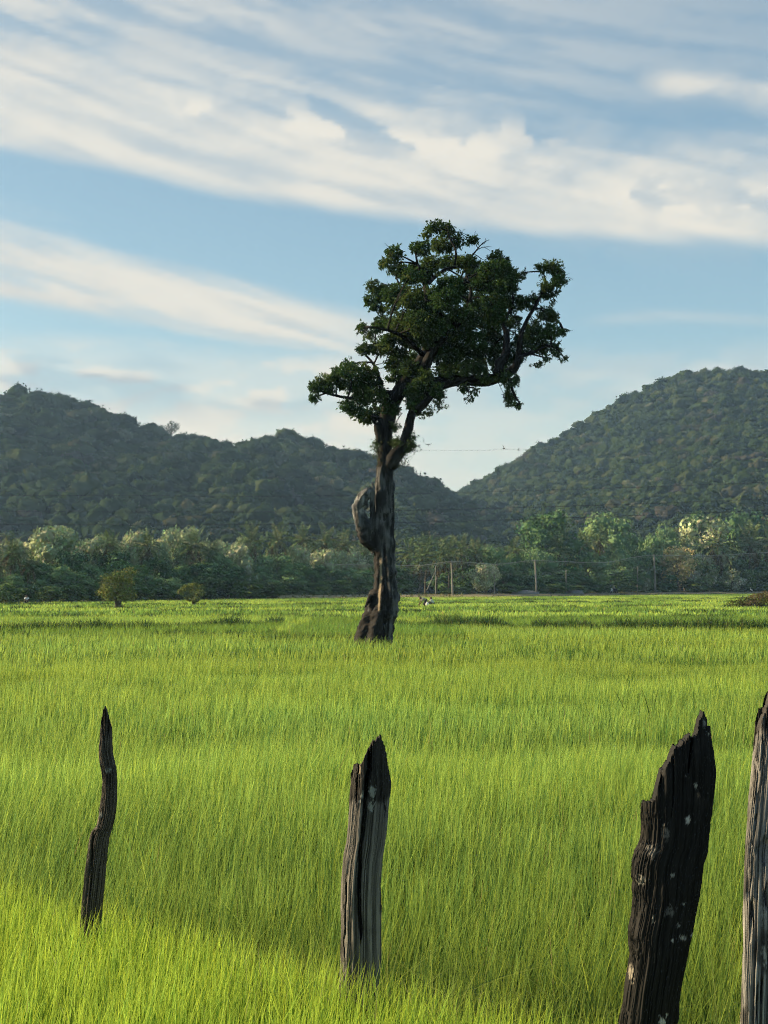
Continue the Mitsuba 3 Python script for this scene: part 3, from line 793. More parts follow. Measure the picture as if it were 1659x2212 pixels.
yl = np.repeat(rng.random(len(pos)) < .06, NLF)
col[yl] = [.10, .125, .04]
col = np.clip(col * np.exp(rng.normal(0, .2, (n, 1))) * np.exp(rng.normal(0, .06, (n, 3))), 0, .9)
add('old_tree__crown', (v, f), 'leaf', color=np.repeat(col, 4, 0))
# twigs from the limbs to each clump
NP, NRD = np.array([a for a, _ in NODES]), np.array([b for _, b in NODES])
for c, r in zip(BC, BR):
    dist = np.linalg.norm(NP - c, axis=1) + .3 * (NP[:, 2] > c[2] + .2)
    j = dist.argmin()
    a = NP[j]; m = (a + c) / 2 + rng.normal(0, .08, 3) + np.array([0, 0, .08])
    pts, rad = resample([a, m, c, c + rng.normal(0, .1, 3) + (c - a) * .25], [min(.035, NRD[j]), .024, .014, .006], 9)
    wood.append(tube(pts, rad, 5, cap=False))
    for _ in range(2):
        t = c + unit(rng, 1)[0] * r * .9
        pts, rad = resample([m, (m + t) / 2 + rng.normal(0, .05, 3), t], [.014, .010, .004], 6)
        wood.append(tube(pts, rad, 4, cap=False))
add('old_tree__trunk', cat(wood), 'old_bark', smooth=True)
# ferns and creepers on the fork
n = 900
L_ = np.array([c2(890, 470), c2(930, 430), c2(985, 330), c2(1010, 260), c2(755, 330), c2(770, 450), c2(900, 330), c2(850, 520), c2(745, 420), c2(1035, 340), c2(960, 470)])
k = rng.integers(0, len(L_), n)
pos = L_[k] + rng.normal(0, 1, (n, 3)) * [.13, .18, .16]
v, f = leaves(rng, pos, unit(rng, n) + np.array([0, -.2, .1]), .11 * rng.uniform(.5, 1.3, n), .04, fold=.1)
add('old_tree__creeper', (v, f), 'leaf', color=tint(rng, n, [.055, .065, .022], .25))
labels['old_tree'] = {'label': 'tall lone tree with fire-hollowed grey trunk and sparse lopsided crown standing in the rice', 'category': 'tree'}
labels['old_tree__trunk'] = {'label': 'grey trunk charred black down its left foot, with a broken looped stub'}

# ------------------------------------------------------------------ the fence posts
def post(key, rows, top, d, ratio, power, rot, cracks, tone, seed, zb=-.30, splinter=.02, grain=.0035, nth=230, nz=250, spots=(), capchar=True, tilt=.20):
    """A weathered post: rows (row, left, right) give its width, top its broken upper edge (column, row), both as measured off the photograph at distance d."""
    r_ = rng_(seed)
    z = np.array([P(0, a, d)[2] for a, _, _ in rows]); l = np.array([P(b, a, d)[0] for a, b, _ in rows]); r = np.array([P(c, a, d)[0] for a, _, c in rows])
    o = np.argsort(z); z, l, r = z[o], l[o], r[o]
    sl = (l[1] - l[0]) / (z[1] - z[0]); sr = (r[1] - r[0]) / (z[1] - z[0])
    z = np.r_[zb, z]; l = np.r_[l[0] + .5 * (sl + sr) * (zb - z[1]), l]; r = np.r_[r[0] + .5 * (sl + sr) * (zb - z[1]), r]
    tx = np.array([P(a, b, d)[0] for a, b in top]); tz = np.array([P(a, b, d)[2] for a, b in top])
    zmax = tz.max() + .05
    th = np.arange(nth) * 2 * np.pi / nth
    c, s = np.cos(th), np.sin(th)
    q = (np.abs(c) ** power + np.abs(s) ** power) ** (-1 / power)
    sx, sy = c * q, s * q
    sx, sy = sx * math.cos(rot) - sy * math.sin(rot), sx * math.sin(rot) + sy * math.cos(rot)
    sx, sy = sx / np.abs(sx).max(), sy / np.abs(sy).max()
    zf = np.linspace(zb, zmax, 700)
    L, R = np.interp(zf, z, l), np.interp(zf, z, r)
    C, H = (L + R) / 2, (R - L) / 2
    xs = C[:, None] + H[:, None] * sx[None]
    over = zf[:, None] >= np.interp(xs, tx, tz)
    ztop = np.where(over.any(0), zf[over.argmax(0)], zmax)
    jag = meshkit.noise(np.stack([th * 9, th * 0 + seed, th * 0], -1), seed) - .35 + .5 * (r_.random(nth) - .5)
    ztop = ztop + splinter * np.where(sy < .2, jag, jag * 1.5)
    ztop = ztop - tilt * np.clip(sy + .10, 0, 2)
    t = np.linspace(0, 1, nz) ** .9
    zz = zb + t[:, None] * (ztop - zb)[None]
    C, H = np.interp(zz, zf, C), np.interp(zz, zf, H)
    hy = H.mean() * ratio
    q3 = np.stack([sx[None] * 14 * H / H.mean(), sy[None] * 14 + 0 * zz, zz * 1.3], -1)
    g = meshkit.fbm(q3 + seed, 4, seed); g2 = meshkit.fbm(q3 * [2.6, 2.6, 1.3] + 7, 3, seed + 1); lump = meshkit.fbm(np.stack([sx[None] * 1.6 + 0 * zz, sy[None] * 1.6 + 0 * zz, zz * 4.5], -1) + seed, 3, seed + 2)
    groove = sstep(.50, .40, g2)
    disp = grain * ((g - .5) * 3.0 - 1.5 * groove) + .016 * (lump - .5)
    X = C + H * sx[None] + disp * sx[None]
    Y = d + hy * sy[None] * np.interp(zz, [zb, zmax], [1.05, .92]) + disp * sy[None]
    front = np.clip(-sy[None] * 2, 0, 1)
    crk = np.zeros_like(zz)
    for pts, wpx, depth in cracks:
        cz = np.array([P(a, b, d)[2] for a, b in pts]); cx = np.array([P(a, b, d)[0] for a, b in pts])
        o = np.argsort(cz)
        xc = np.interp(zz, cz[o], cx[o]) + .004 * (meshkit.noise(np.stack([zz * 22, zz * 0 + seed, zz * 0], -1), 2) - .5)
        w = wpx * d / F * np.clip(np.minimum((zz - cz.min()) / .06, (cz.max() + .08 - zz) / .06), 0, 1)
        crk = np.maximum(crk, np.exp(-(np.abs(X - xc) / np.maximum(w, 1e-4)) ** 3) * front * depth * (w > 0))
    Y = Y + crk
    V = [np.stack([X, Y, zz], -1).reshape(-1, 3)]
    xt, yt, zt = X[-1], Y[-1], zz[-1]
    for k, sft in enumerate((.75, .5, .25, .0)):
        hol = meshkit.fbm(np.stack([xt * 60, yt * 0 + sft * 3, yt * 0 + seed], -1), 2, seed) - .6
        V.append(np.stack([xt, d + (yt - d) * sft, zt + tilt * (np.clip(sy + .10, 0, 2) - np.clip(sy * sft + .10, 0, 2)) + splinter * 1.3 * hol], -1))
    V = np.vstack(V)
    nr = nz + 4
    i, j = np.meshgrid(np.arange(nr - 1), np.arange(nth), indexing='ij')
    A, B = i * nth + j, i * nth + (j + 1) % nth
    f = np.concatenate([np.stack([A, B, B + nth], -1).reshape(-1, 3), np.stack([A, B + nth, A + nth], -1).reshape(-1, 3)])
    # colour: weathered grain, char, lichen
    a, b, ch, charred = (np.array(x) if not callable(x) else x for x in tone)
    p = V
    gg = np.concatenate([g.ravel(), np.repeat(g[-1][None], 4, 0).ravel()]); gr = np.concatenate([groove.ravel(), np.repeat(groove[-1][None], 4, 0).ravel()])
    col = a + (b - a) * sstep(.28, .75, gg)[:, None]
    col *= (1 - .55 * gr)[:, None]
    fine = meshkit.fbm(p * [70, 70, 16], 3, seed + 5)
    col *= (.72 + .56 * fine)[:, None]
    cm = charred(p, meshkit.fbm(p * [9, 9, 5], 4, seed + 6))[:, None]
    col = col * (1 - cm) + ch * (.7 + .6 * fine)[:, None] * cm
    cap = np.arange(len(p)) >= nz * nth - 2 * nth
    if capchar:
        col[cap] = ch * (.8 + .8 * fine[cap])[:, None]
    for u, vv, du, dv, cc, thr in spots:      # lichen and chipped places
        q = P(u, vv, d)
        m = np.exp(-((p[:, 0] - q[0]) / (du * .85 * d / F)) ** 2 - ((p[:, 2] - q[2]) / (dv * .85 * d / F)) ** 2)
        sp = sstep(thr, thr + .06, meshkit.fbm(p * 130, 3, seed + 9) * .8 + .5 * m - .2) * (p[:, 1] < d) * (m > .12)
        col = col * (1 - sp[:, None]) + np.array(cc) * .8 * sp[:, None]
    add(key, (V, f), 'painted', smooth=True, color=np.clip(col, 0, .9))


GREY = (.34, .35, .33)
X1 = lambda c: 175.5 + c * .228
Y1 = lambda c: 1525 + c * .228
rows = [(180, 195, 285), (260, 183, 297), (350, 175, 296), (450, 168, 298), (550, 178, 325), (600, 188, 338), (700, 200, 338), (850, 190, 336), (1000, 170, 330), (1080, 155, 318), (1140, 142, 302), (1190, 96, 288), (1250, 75, 272), (1400, 55, 255),
        (1600, 30, 232), (1800, 10, 210), (1950, 0, 195), (2050, -10, 190)]
post('fence_post', [(Y1(a), X1(b), X1(c)) for a, b, c in rows], [(X1(a), Y1(b)) for a, b in [(150, 420), (185, 260), (197, 180), (215, 70), (228, 20), (236, 8), (246, 20), (262, 90), (283, 185), (297, 262), (340, 420)]],
     6.5, .95, 2.3, .3, [([(X1(215), Y1(150)), (X1(240), Y1(420))], 1.6, .012), ([(X1(130), Y1(1280)), (X1(95), Y1(1900))], 1.6, .015), ([(X1(265), Y1(190)), (X1(275), Y1(300))], 2.2, .02)],
     ((.035, .031, .027), (.115, .10, .085), (.016, .014, .013), lambda p, q: sstep(.45, .62, q + .4 * sstep(.55, .15, p[:, 2]) - .12 + .25 * sstep(1.40, 1.5, p[:, 2])) * .85), 3, splinter=.008, grain=.003,
     spots=[(X1(170), Y1(1090), 4, 14, (.36, .31, .22), .50), (X1(200), Y1(1020), 8, 8, GREY, .55), (X1(270), Y1(600), 14, 12, GREY, .58), (X1(195), Y1(620), 3, 14, (.34, .3, .22), .5)])
tag('fence_post', 'thin crooked dark wooden post with a sharp tip, farthest left and smallest of the posts', 'post', 'weathered wooden fence posts in the foreground')

X4 = lambda c: 713.2 + c * .1091
Y4 = lambda c: 1580 + c * .1091
X5 = lambda c: 713.2 + c * .1438
Y5 = lambda c: 1821.4 + c * .1438
rows = [(Y4(690), X4(435), X4(1165)), (Y4(850), X4(430), X4(1190)), (Y4(1000), X4(415), X4(1215)), (Y4(1200), X4(402), X4(1196)), (Y4(1500), X4(380), X4(1152)), (Y4(1900), X4(340), X4(1112)), (Y4(2200), X4(315), X4(1085)),
        (Y5(250), X5(190), X5(785)), (Y5(600), X5(165), X5(765)), (Y5(1000), X5(150), X5(760)), (Y5(1300), X5(150), X5(770)), (Y5(1700), X5(147), X5(765)), (Y5(2000), X5(145), X5(752))]
top = [(430, 760), (450, 690), (520, 640), (548, 595), (560, 650), (585, 665), (640, 600), (680, 500), (700, 440), (740, 370), (800, 240), (842, 190), (905, 165), (935, 110), (960, 85), (1000, 88), (1030, 130), (1060, 230), (1110, 450), (1150, 690), (1200, 880), (1220, 1010)]
post('fence_post_001', rows, [(X4(a), Y4(b)) for a, b in top], 5.65, .92, 4.5, .33,
     [([(X4(770), Y4(620)), (X4(735), Y4(900)), (X4(715), Y4(1200)), (X4(690), Y4(1500)), (X4(640), Y4(2000)), (X5(455), Y5(100)), (X5(440), Y5(700)), (X5(450), Y5(1100)), (X5(470), Y5(1450))], 3.6, .10),
      ([(X4(560), Y4(700)), (X4(545), Y4(1100)), (X4(530), Y4(1500))], 1.5, .03), ([(X4(820), Y4(200)), (X4(815), Y4(700)), (X4(800), Y4(900))], 1.3, .03), ([(X5(250), Y5(700)), (X5(215), Y5(1600)), (X5(215), Y5(1800))], 2.0, .03), ([(X4(1080), Y4(1550)), (X4(1075), Y4(1660))], 1.6, .02), ([(X4(1010), Y4(1150)), (X4(980), Y4(1400))], .8, .01)],
     ((.062, .060, .056), (.195, .185, .172), (.018, .016, .015), lambda p, q: sstep(.5, .66, q + .55 * sstep(1.12, 1.30, p[:, 2] - .25 * (p[:, 0] + .1)) - .13) * .9), 5, splinter=.010, grain=.0032, nth=300, nz=280,
     spots=[(X4(840), Y4(1150), 12, 24, GREY, .52), (X4(820), Y4(1430), 12, 18, GREY, .53), (X4(640), Y4(1200), 5, 12, GREY, .52), (X4(600), Y4(720), 4, 22, (.28, .23, .17), .5), (X4(590), Y4(1350), 4, 10, GREY, .54)])
tag('fence_post_001', 'upright split grey-brown post with a slanting point and a long crack', 'post', 'weathered wooden fence posts in the foreground')

X6 = lambda c: 1338.6 + c * .1488
Y6 = lambda c: 1525 + c * .1488
X7 = lambda c: 1338.6 + c * .1617
Y7 = lambda c: 1854 + c * .1617
rows = [(Y6(300), 1381, X6(1300)), (Y6(600), 1381, X6(1330)), (Y6(900), 1381, X6(1366)), (Y6(1000), 1381, X6(1375)), (Y6(1250), 1381, X6(1360)), (Y6(1450), X6(285), X6(1335)), (Y6(1600), X6(300), X6(1318)), (Y6(1750), X6(318), X6(1300)), (Y6(1900), X6(310), X6(1287)), (Y6(2020), X6(282), X6(1278)),
        (Y6(2100), X6(225), X6(1265)), (Y7(60), X7(172), X7(1112)), (Y7(200), X7(165), X7(1090)), (Y7(250), X7(158), X7(1080)), (Y7(300), X7(185), X7(1070)), (Y7(400), X7(170), X7(1055)), (Y7(500), X7(187), X7(1045)), (Y7(750), X7(170), X7(990)), (Y7(940), X7(122), X7(958)), (Y7(1010), X7(118), X7(945)),
        (Y7(1100), X7(125), X7(925)), (Y7(1300), X7(133), X7(885)), (Y7(1500), X7(112), X7(845)), (Y7(1750), X7(72), X7(803)), (Y7(1950), X7(45), X7(782)), (Y7(2080), X7(20), X7(786)), (Y7(2212), X7(0), X7(752)), (Y7(2500), X7(-45), X7(700))]
top = [(255, 1500), (285, 1450), (350, 1380), (440, 1320), (490, 1230), (505, 1120), (520, 1050), (545, 930), (565, 915), (590, 930), (640, 830), (700, 690), (720, 620), (750, 580), (775, 572), (790, 598), (830, 560), (862, 482), (872, 525), (930, 450), (955, 412), (970, 420), (985, 520), (1005, 440), (1028, 430),
       (1060, 340), (1078, 270), (1090, 290), (1105, 150), (1140, 92), (1160, 105), (1175, 150), (1205, 165), (1225, 280), (1268, 310), (1292, 460), (1340, 700), (1366, 880), (1380, 1010)]
post('fence_post_002', rows, [(X6(a), Y6(b)) for a, b in top], 4.62, .80, 2.6, .15,
     [([(X6(985), Y6(470)), (X6(940), Y6(800)), (X6(930), Y6(1000))], 2.0, .03), ([(X6(560), Y6(930)), (X6(510), Y6(1250))], 1.8, .02), ([(X6(720), Y6(1000)), (X6(690), Y6(1600))], 1.4, .012)],
     ((.014, .0125, .0115), (.044, .038, .033), (.0055, .0057, .006), lambda p, q: np.clip(sstep(.40, .56, q + .95 * (p[:, 0] - np.interp(p[:, 2], [0, .6, 1.2, 1.8], [.90, .93, 1.01, 1.07])) + .24), 0, 1) * .95), 8, splinter=.016, grain=.0030, nth=330, nz=320,
     spots=[(X6(920), Y6(1590), 7, 8, (.52, .52, .5), .36), (X6(1035), Y6(1105), 3, 4, (.5, .5, .44), .36), (X6(1072), Y6(1250), 4, 8, (.16, .12, .08), .36), (X6(1170), Y6(210), 8, 14, (.2, .2, .19), .52), (X6(1232), Y6(378), 3, 4, (.4, .38, .3), .38), (X6(885), Y6(970), 3, 4, (.3, .3, .3), .4),
            (X6(600), Y6(1800), 12, 30, (.17, .16, .145), .56), (X6(420), Y6(2050), 20, 24, (.19, .18, .165), .56), (X7(640), Y7(165), 6, 5, (.36, .36, .34), .46), (X7(250), Y7(250), 14, 18, (.24, .23, .2), .55), (X7(730), Y7(830), 6, 6, (.34, .34, .32), .46), (X7(640), Y7(1020), 4, 5, (.5, .5, .48), .42),
            (X7(780), Y7(990), 12, 5, (.45, .45, .43), .46), (X7(930), Y7(985), 5, 6, (.5, .5, .48), .44), (X7(790), Y7(545), 3, 4, (.45, .45, .43), .4), (X7(600), Y7(640), 20, 22, (.13, .13, .13), .58), (X7(500), Y7(2090), 9, 14, (.55, .55, .53), .44), (X7(570), Y7(1995), 3, 4, (.5, .5, .48), .4), (X7(211), Y7(2195), 3, 8, (.5, .5, .46), .38),
            (X7(390), Y7(740), 3, 9, (.36, .33, .28), .42), (X7(130), Y7(1500), 5, 30, (.3, .27, .22), .5)])
tag('fence_post_002', 'thick leaning charred black post with a jagged splintered top', 'post', 'weathered wooden fence posts in the foreground')

X8 = lambda c: 1560.3 + c * .3353
Y8 = lambda c: 1470.3 + c * .3353
rows = [(Y8(330), X8(214), X8(520)), (Y8(400), X8(210), X8(518)), (Y8(600), X8(194), X8(505)), (Y8(750), X8(180), X8(495)), (Y8(900), X8(165), X8(480)), (Y8(1060), X8(150), X8(468)), (Y8(1180), X8(144), X8(460)), (Y8(1400), X8(138), X8(452)), (Y8(1650), X8(134), X8(446)), (Y8(1900), X8(129), X8(440)), (Y8(2212), X8(120), X8(432))]
post('fence_post_003', rows, [(X8(a), Y8(b)) for a, b in [(200, 420), (213, 330), (225, 250), (250, 170), (275, 120), (292, 60), (330, -20), (380, -60), (420, 0), (470, 160), (520, 340)]],
     4.2, .85, 5.0, -.12, [([(X8(265), Y8(320)), (X8(262), Y8(390))], 2.6, .03), ([(X8(232), Y8(440)), (X8(228), Y8(520))], 1.4, .02), ([(X8(205), Y8(600)), (X8(180), Y8(1000))], 1.2, .012), ([(X8(172), Y8(1510)), (X8(170), Y8(1580))], 2.2, .03), ([(X8(195), Y8(2080)), (X8(188), Y8(2180))], 2.2, .03), ([(X8(222), Y8(2030)), (X8(220), Y8(2060))], 3, .03), ([(X8(272), Y8(1830)), (X8(268), Y8(1890))], 3, .03), ([(X8(250), Y8(1430)), (X8(272), Y8(1455))], 4, .03),
                          ([(X8(240), Y8(1145)), (X8(240), Y8(1172))], 20, .012), ([(X8(300), Y8(1145)), (X8(300), Y8(1172))], 30, .012), ([(X8(162), Y8(1150)), (X8(152), Y8(1700))], 1.0, .012)],
     ((.085, .083, .080), (.29, .285, .275), (.030, .028, .027), lambda p, q: sstep(.50, .62, q + .22 * sstep(.012, .03, p[:, 0] - np.interp(p[:, 2], [0, .5, 1, 1.5], [1.19, 1.20, 1.225, 1.27])) * sstep(1.05, .95, p[:, 2]) - .02) * .8), 12, splinter=.010, grain=.0034, nth=300, nz=300,
     spots=[(X8(225), Y8(1480), 8, 34, (.36, .36, .34), .54), (X8(275), Y8(1700), 8, 30, (.36, .36, .34), .54), (X8(240), Y8(1730), 10, 40, (.34, .34, .32), .56), (X8(255), Y8(1020), 6, 10, (.4, .35, .26), .55)])
tag('fence_post_003', 'pale weathered grey post cut off by the right edge, its left side catching the sun', 'post', 'weathered wooden fence posts in the foreground')
# ------------------------------------------------------------------ the tree line: one of each kind, then copies
rng = rng_(40)


def limbs(r_, n, top, spread, r0):
    """Trunk with forking limbs in unit height."""
    parts = []
    bend = r_.normal(0, .03, 2)
    a, r = resample([(0, 0, -.03), (bend[0] * .5, bend[1] * .5, top * .5), (bend[0], bend[1], top)], [r0 * 1.25, r0, r0 * .7], 8)
    parts.append(tube(a, r, 8, seed=3, ridge=.12))
    for q in range(n):
        an = q * 2.4 + r_.uniform(0, 1)
        s = r_.uniform(.35, 1) * spread
        b = a[5 + q % 3]
        e = np.array([math.cos(an) * s, math.sin(an) * s, top + r_.uniform(.15, .45)])
        pts, rad = resample([b, (b + e) / 2 + [0, 0, .03], e], [r0 * .55, r0 * .35, r0 * .1], 6)
        parts.append(tube(pts, rad, 5, cap=False))
    return cat(parts)


KINDS = {   # colours, leaf size (of the height), leaves, lowest clump, trunk top
    'teak': ([(.112, .135, .076), (.134, .152, .086), (.095, .122, .064), (.148, .152, .10)], .052, 2100, .25, .5),
    'dark': ([(.028, .053, .022), (.035, .063, .026), (.024, .046, .022)], .040, 2300, .16, .4),
    'mid': ([(.048, .078, .034), (.060, .088, .038), (.042, .070, .034)], .040, 2100, .18, .4),
    'dry': ([(.19, .16, .065), (.22, .17, .075), (.14, .13, .06), (.15, .12, .07)], .046, 1500, .30, .45),
    'bush': ([(.040, .062, .022), (.052, .075, .026), (.034, .052, .022)], .075, 1300, .05, .2),
    'pale': ([(.13, .15, .09), (.25, .27, .22), (.10, .13, .06)], .060, 1200, .15, .4),
    'olive': ([(.105, .125, .040), (.12, .135, .045), (.085, .105, .038)], .050, 1700, .30, .4),
    'umbel': ([(.045, .075, .026), (.050, .085, .030), (.036, .06, .022)], .042, 2200, .12, .35)}
for kind, (cols, leaf, n, low, tt) in KINDS.items():
    for a in range(3):
        r_ = rng_(hash(kind) % 1 + sum(map(ord, kind)) + a)
    
        m = {'teak': 15, 'dark': 13, 'mid': 13, 'dry': 13, 'bush': 8, 'pale': 9, 'olive': 12, 'umbel': 14}[kind]
        C, R = [], []
        for q in range(m):
            zz = low + (1 - low) * (q + .6) / m * .93
            env = {'umbel': math.sqrt(max(.05, 1 - ((zz - .35) / .62) ** 2)) * .42, 'bush': math.sqrt(max(.05, 1 - (zz / 1.0) ** 2)) * .40}.get(kind, (.12 + math.sin(math.pi * min(1, ((zz - low) / (1.03 - low)) ** .72)) * .30))
            an = q * 2.4 + r_.uniform(-.5, .5)
            s = env * r_.uniform(.45, 1.0)
            rr_ = r_.uniform(.13, .20) * (1.25 if kind == 'bush' else 1)
            C.append((math.cos(an) * s, math.sin(an) * s, min(zz, 1 - rr_ * .8))); R.append((rr_ * 1.1, rr_ * 1.1, rr_ * .8))
        br = {'teak': 2.7, 'dry': 2.7, 'pale': 1.8, 'olive': 2.9, 'mid': 3.1}.get(kind, 2.7)
        cs = [[br * x for x in q] for q in cols]
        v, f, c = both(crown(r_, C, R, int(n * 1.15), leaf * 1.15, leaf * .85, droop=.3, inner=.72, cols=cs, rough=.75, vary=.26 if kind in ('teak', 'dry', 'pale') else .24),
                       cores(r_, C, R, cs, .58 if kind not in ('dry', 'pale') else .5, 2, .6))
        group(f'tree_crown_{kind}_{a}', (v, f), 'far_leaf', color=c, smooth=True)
        group(f'tree_trunk_{kind}_{a}', limbs(r_, 6, tt, .3, .018 if kind != 'dry' else .026), 'bark', smooth=True)

for a in range(3):          # coconut palms: unit height to the crown's heart, fronds in metres are set by the width scale
    r_ = rng_(300 + a)
    lean = r_.normal(0, .05, 2)
    pts, rad = resample([(0, 0, -.03), (lean[0] * .3, lean[1] * .3, .3), (lean[0], lean[1], .75), (lean[0] * 1.2, lean[1] * 1.2, 1.0)], [.030, .019, .015, .014], 14)
    group(f'palm_trunk_{a}', tube(pts, rad, 8), 'bark', smooth=True)
    top = pts[-1]
    parts, pc = [], []
    nf = 26
    for q in range(nf):
        an = q * 2.399 + r_.uniform(-.2, .2)
        el = math.radians(np.interp(q, [0, 5, nf - 1], [82, 58, -38]) + r_.normal(0, 7))
        L = r_.uniform(.85, 1.1) * .42
        t = np.linspace(0, 1, 11)
        droop = (.30 + .35 * r_.random()) if q > 4 else .12
        hx = np.cumsum(np.r_[0, np.cos(np.clip(el - 2.4 * droop * t[1:] ** 1.2, -1.45, 1.5))]) * L / 10
        hz = np.cumsum(np.r_[0, np.sin(np.clip(el - 2.4 * droop * t[1:] ** 1.2, -1.45, 1.5))]) * L / 10
        ax = np.array([math.cos(an), math.sin(an), 0]); sd = np.array([-math.sin(an), math.cos(an), 0])
        rach = top + hx[:, None] * ax + hz[:, None] * np.array([0, 0, 1.0])
        parts.append(tube(rach, np.linspace(.0042, .001, 11), 3, cap=False)); pc.append(np.tile([.13, .13, .055], (33, 1)))
        s = np.linspace(.12, 1, 22)
        base = np.stack([np.interp(s, t, rach[:, k]) for k in range(3)], 1)
        tan = np.gradient(base, axis=0); tan /= np.linalg.norm(tan, axis=1, keepdims=True)
        ll = .11 * np.sin(np.pi * np.clip(s * .9 + .08, 0, 1)) ** .6 * r_.uniform(.8, 1.1, 22)
        base_c = np.array([(.13, .19, .085), (.105, .155, .07), (.175, .21, .115)][r_.integers(0, 3)] if q < nf - 5 else (.10, .085, .045))
        for sg in (-1, 1):
            dd = sd * sg * .75 + tan * .65 + np.array([0, 0, -.35]) + r_.normal(0, .08, (22, 3))
            v, f = leaves(r_, base, dd, ll, .017, fold=.1)
            parts.append((v, f)); pc.append(tint(r_, 22, base_c, .18))
    for q in range(5):
        b = trimesh.creation.icosphere(1, .020)
        parts.append((b.vertices + top + r_.normal(0, .018, 3) + [0, 0, -.03], b.faces)); pc.append(np.tile([.12, .10, .035], (len(b.vertices), 1)))
    group(f'palm_crown_{a}', cat(parts), 'far_leaf', color=np.vstack(pc))

ORD = ['first', 'second', 'third', 'fourth', 'fifth', 'sixth', 'seventh', 'eighth', 'ninth', 'tenth', 'eleventh', 'twelfth', 'thirteenth', 'fourteenth', 'fifteenth', 'sixteenth', 'seventeenth', 'eighteenth', 'nineteenth', 'twentieth',
       'twenty-first', 'twenty-second', 'twenty-third', 'twenty-fourth', 'twenty-fifth', 'twenty-sixth', 'twenty-seventh', 'twenty-eighth', 'twenty-ninth', 'thirtieth', 'thirty-first', 'thirty-second', 'thirty-third', 'thirty-fourth']
NOUN = {'teak': ('pale_tree', 'tree', 'pale khaki large-leaved tree in the tree line', 'pale trees'), 'dark': ('dark_tree', 'tree', 'dense dark green tree in the tree line', 'dark trees'),
        'mid': ('green_tree', 'tree', 'mid green bushy tree in the tree line', 'mid green trees'), 'dry': ('dry_tree', 'tree', 'yellow-brown drying tree', 'drying trees'), 'bush': ('bush', 'bush', 'low dark bush at the foot of the tree line', 'bushes'),
        'pale': ('pale_shrub', 'shrub', 'pale leaved shrub before the tree line', 'pale shrubs'), 'olive': ('olive_tree', 'tree', 'olive tree', ''), 'umbel': ('spreading_tree', 'tree', 'broad spreading tree', ''), 'palm': ('coconut_palm', 'palm', 'coconut palm in the tree line', 'palms')}
TREES = []


def tr(kind, u, v, w, row, label=None):
    TREES.append((kind, u, v, w, row, label))


# left third
for u, v, w, row in [(115, 1138, 122, 20), (30, 1166, 60, 20), (182, 1166, 70, 22), (225, 1154, 62, 24), (293, 1147, 66, 24), (262, 1168, 60, 26), (340, 1164, 60, 22), (390, 1137, 84, 24), (455, 1166, 66, 22), (505, 1173, 84, 22), (522, 1160, 46, 26), (-40, 1160, 90, 22)]:
    tr('teak', u, v, w, row)
for u, v, w, row in [(645, 1178, 58, 18), (704, 1186, 68, 16), (757, 1189, 64, 15), (775, 1176, 56, 24)]:
    tr('teak', u, v, w, row)
for u, v, w, row in [(20, 1196, 84, 14), (60, 1222, 70, 11), (-14, 1228, 70, 10), (315, 1183, 82, 15), (372, 1214, 78, 13), (416, 1182, 84, 18), (228, 1178, 74, 17), (466, 1198, 70, 15), (545, 1172, 88, 20), (598, 1171, 84, 21), (651, 1168, 74, 24), (698, 1174, 84, 21), (742, 1178, 78, 21), (786, 1204, 70, 14),
                     (906, 1211, 86, 6), (941, 1203, 88, 10), (969, 1198, 84, 14), (1002, 1192, 80, 17), (1026, 1197, 72, 15), (876, 1196, 76, 15), (918, 1186, 70, 22), (1112, 1190, 66, 22), (1212, 1190, 74, 14), (1252, 1176, 70, 18), (1266, 1187, 60, 14), (1302, 1170, 78, 20), (1478, 1186, 74, 17), (1562, 1183, 118, 8), (1616, 1180, 104, 12), (1652, 1170, 90, 17), (1530, 1182, 70, 22)]:
    tr('palm', u, v, w, row)
for u, v, w, row in [(150, 1190, 84, 13), (240, 1186, 96, 16), (330, 1202, 86, 12), (372, 1220, 88, 10), (440, 1214, 104, 10), (78, 1212, 80, 13), (500, 1222, 80, 10), (620, 1214, 84, 12), (670, 1216, 84, 12), (700, 1228, 84, 9), (820, 1206, 100, 16), (860, 1226, 80, 14), (980, 1222, 110, 22), (1020, 1226, 70, 12)]:
    tr('dark', u, v, w, row)
for u, v, w, row in [(1162, 1148, 92, 24), (1122, 1196, 76, 16), (1130, 1238, 92, 7), (1192, 1232, 96, 8), (1252, 1246, 92, 7), (1312, 1230, 104, 9), (1350, 1244, 84, 7), (1090, 1222, 70, 8), (1500, 1106, 84, 30), (1620, 1103, 108, 30), (1580, 1113, 96, 32), (1420, 1222, 80, 9), (1530, 1218, 90, 14), (1640, 1210, 90, 14), (1590, 1208, 80, 16)]:
    tr('dark', u, v, w, row)
for u, v, w, row in [(105, 1218, 84, 10), (160, 1232, 84, 7), (25, 1240, 70, 7), (200, 1216, 70, 9), (300, 1232, 76, 8), (350, 1246, 76, 6), (480, 1196, 76, 13), (590, 1195, 92, 12), (622, 1228, 84, 7), (560, 1236, 70, 8), (760, 1228, 84, 8), (1070, 1182, 70, 13), (1022, 1186, 56, 19), (1050, 1176, 60, 24), (1272, 1188, 84, 11), (1160, 1186, 84, 13), (1355, 1152, 84, 22),
                     (1330, 1180, 80, 14), (1440, 1132, 60, 26), (1396, 1153, 66, 22), (1432, 1162, 96, 18), (1390, 1190, 84, 13), (1468, 1170, 70, 20)]:
    tr('mid', u, v, w, row)
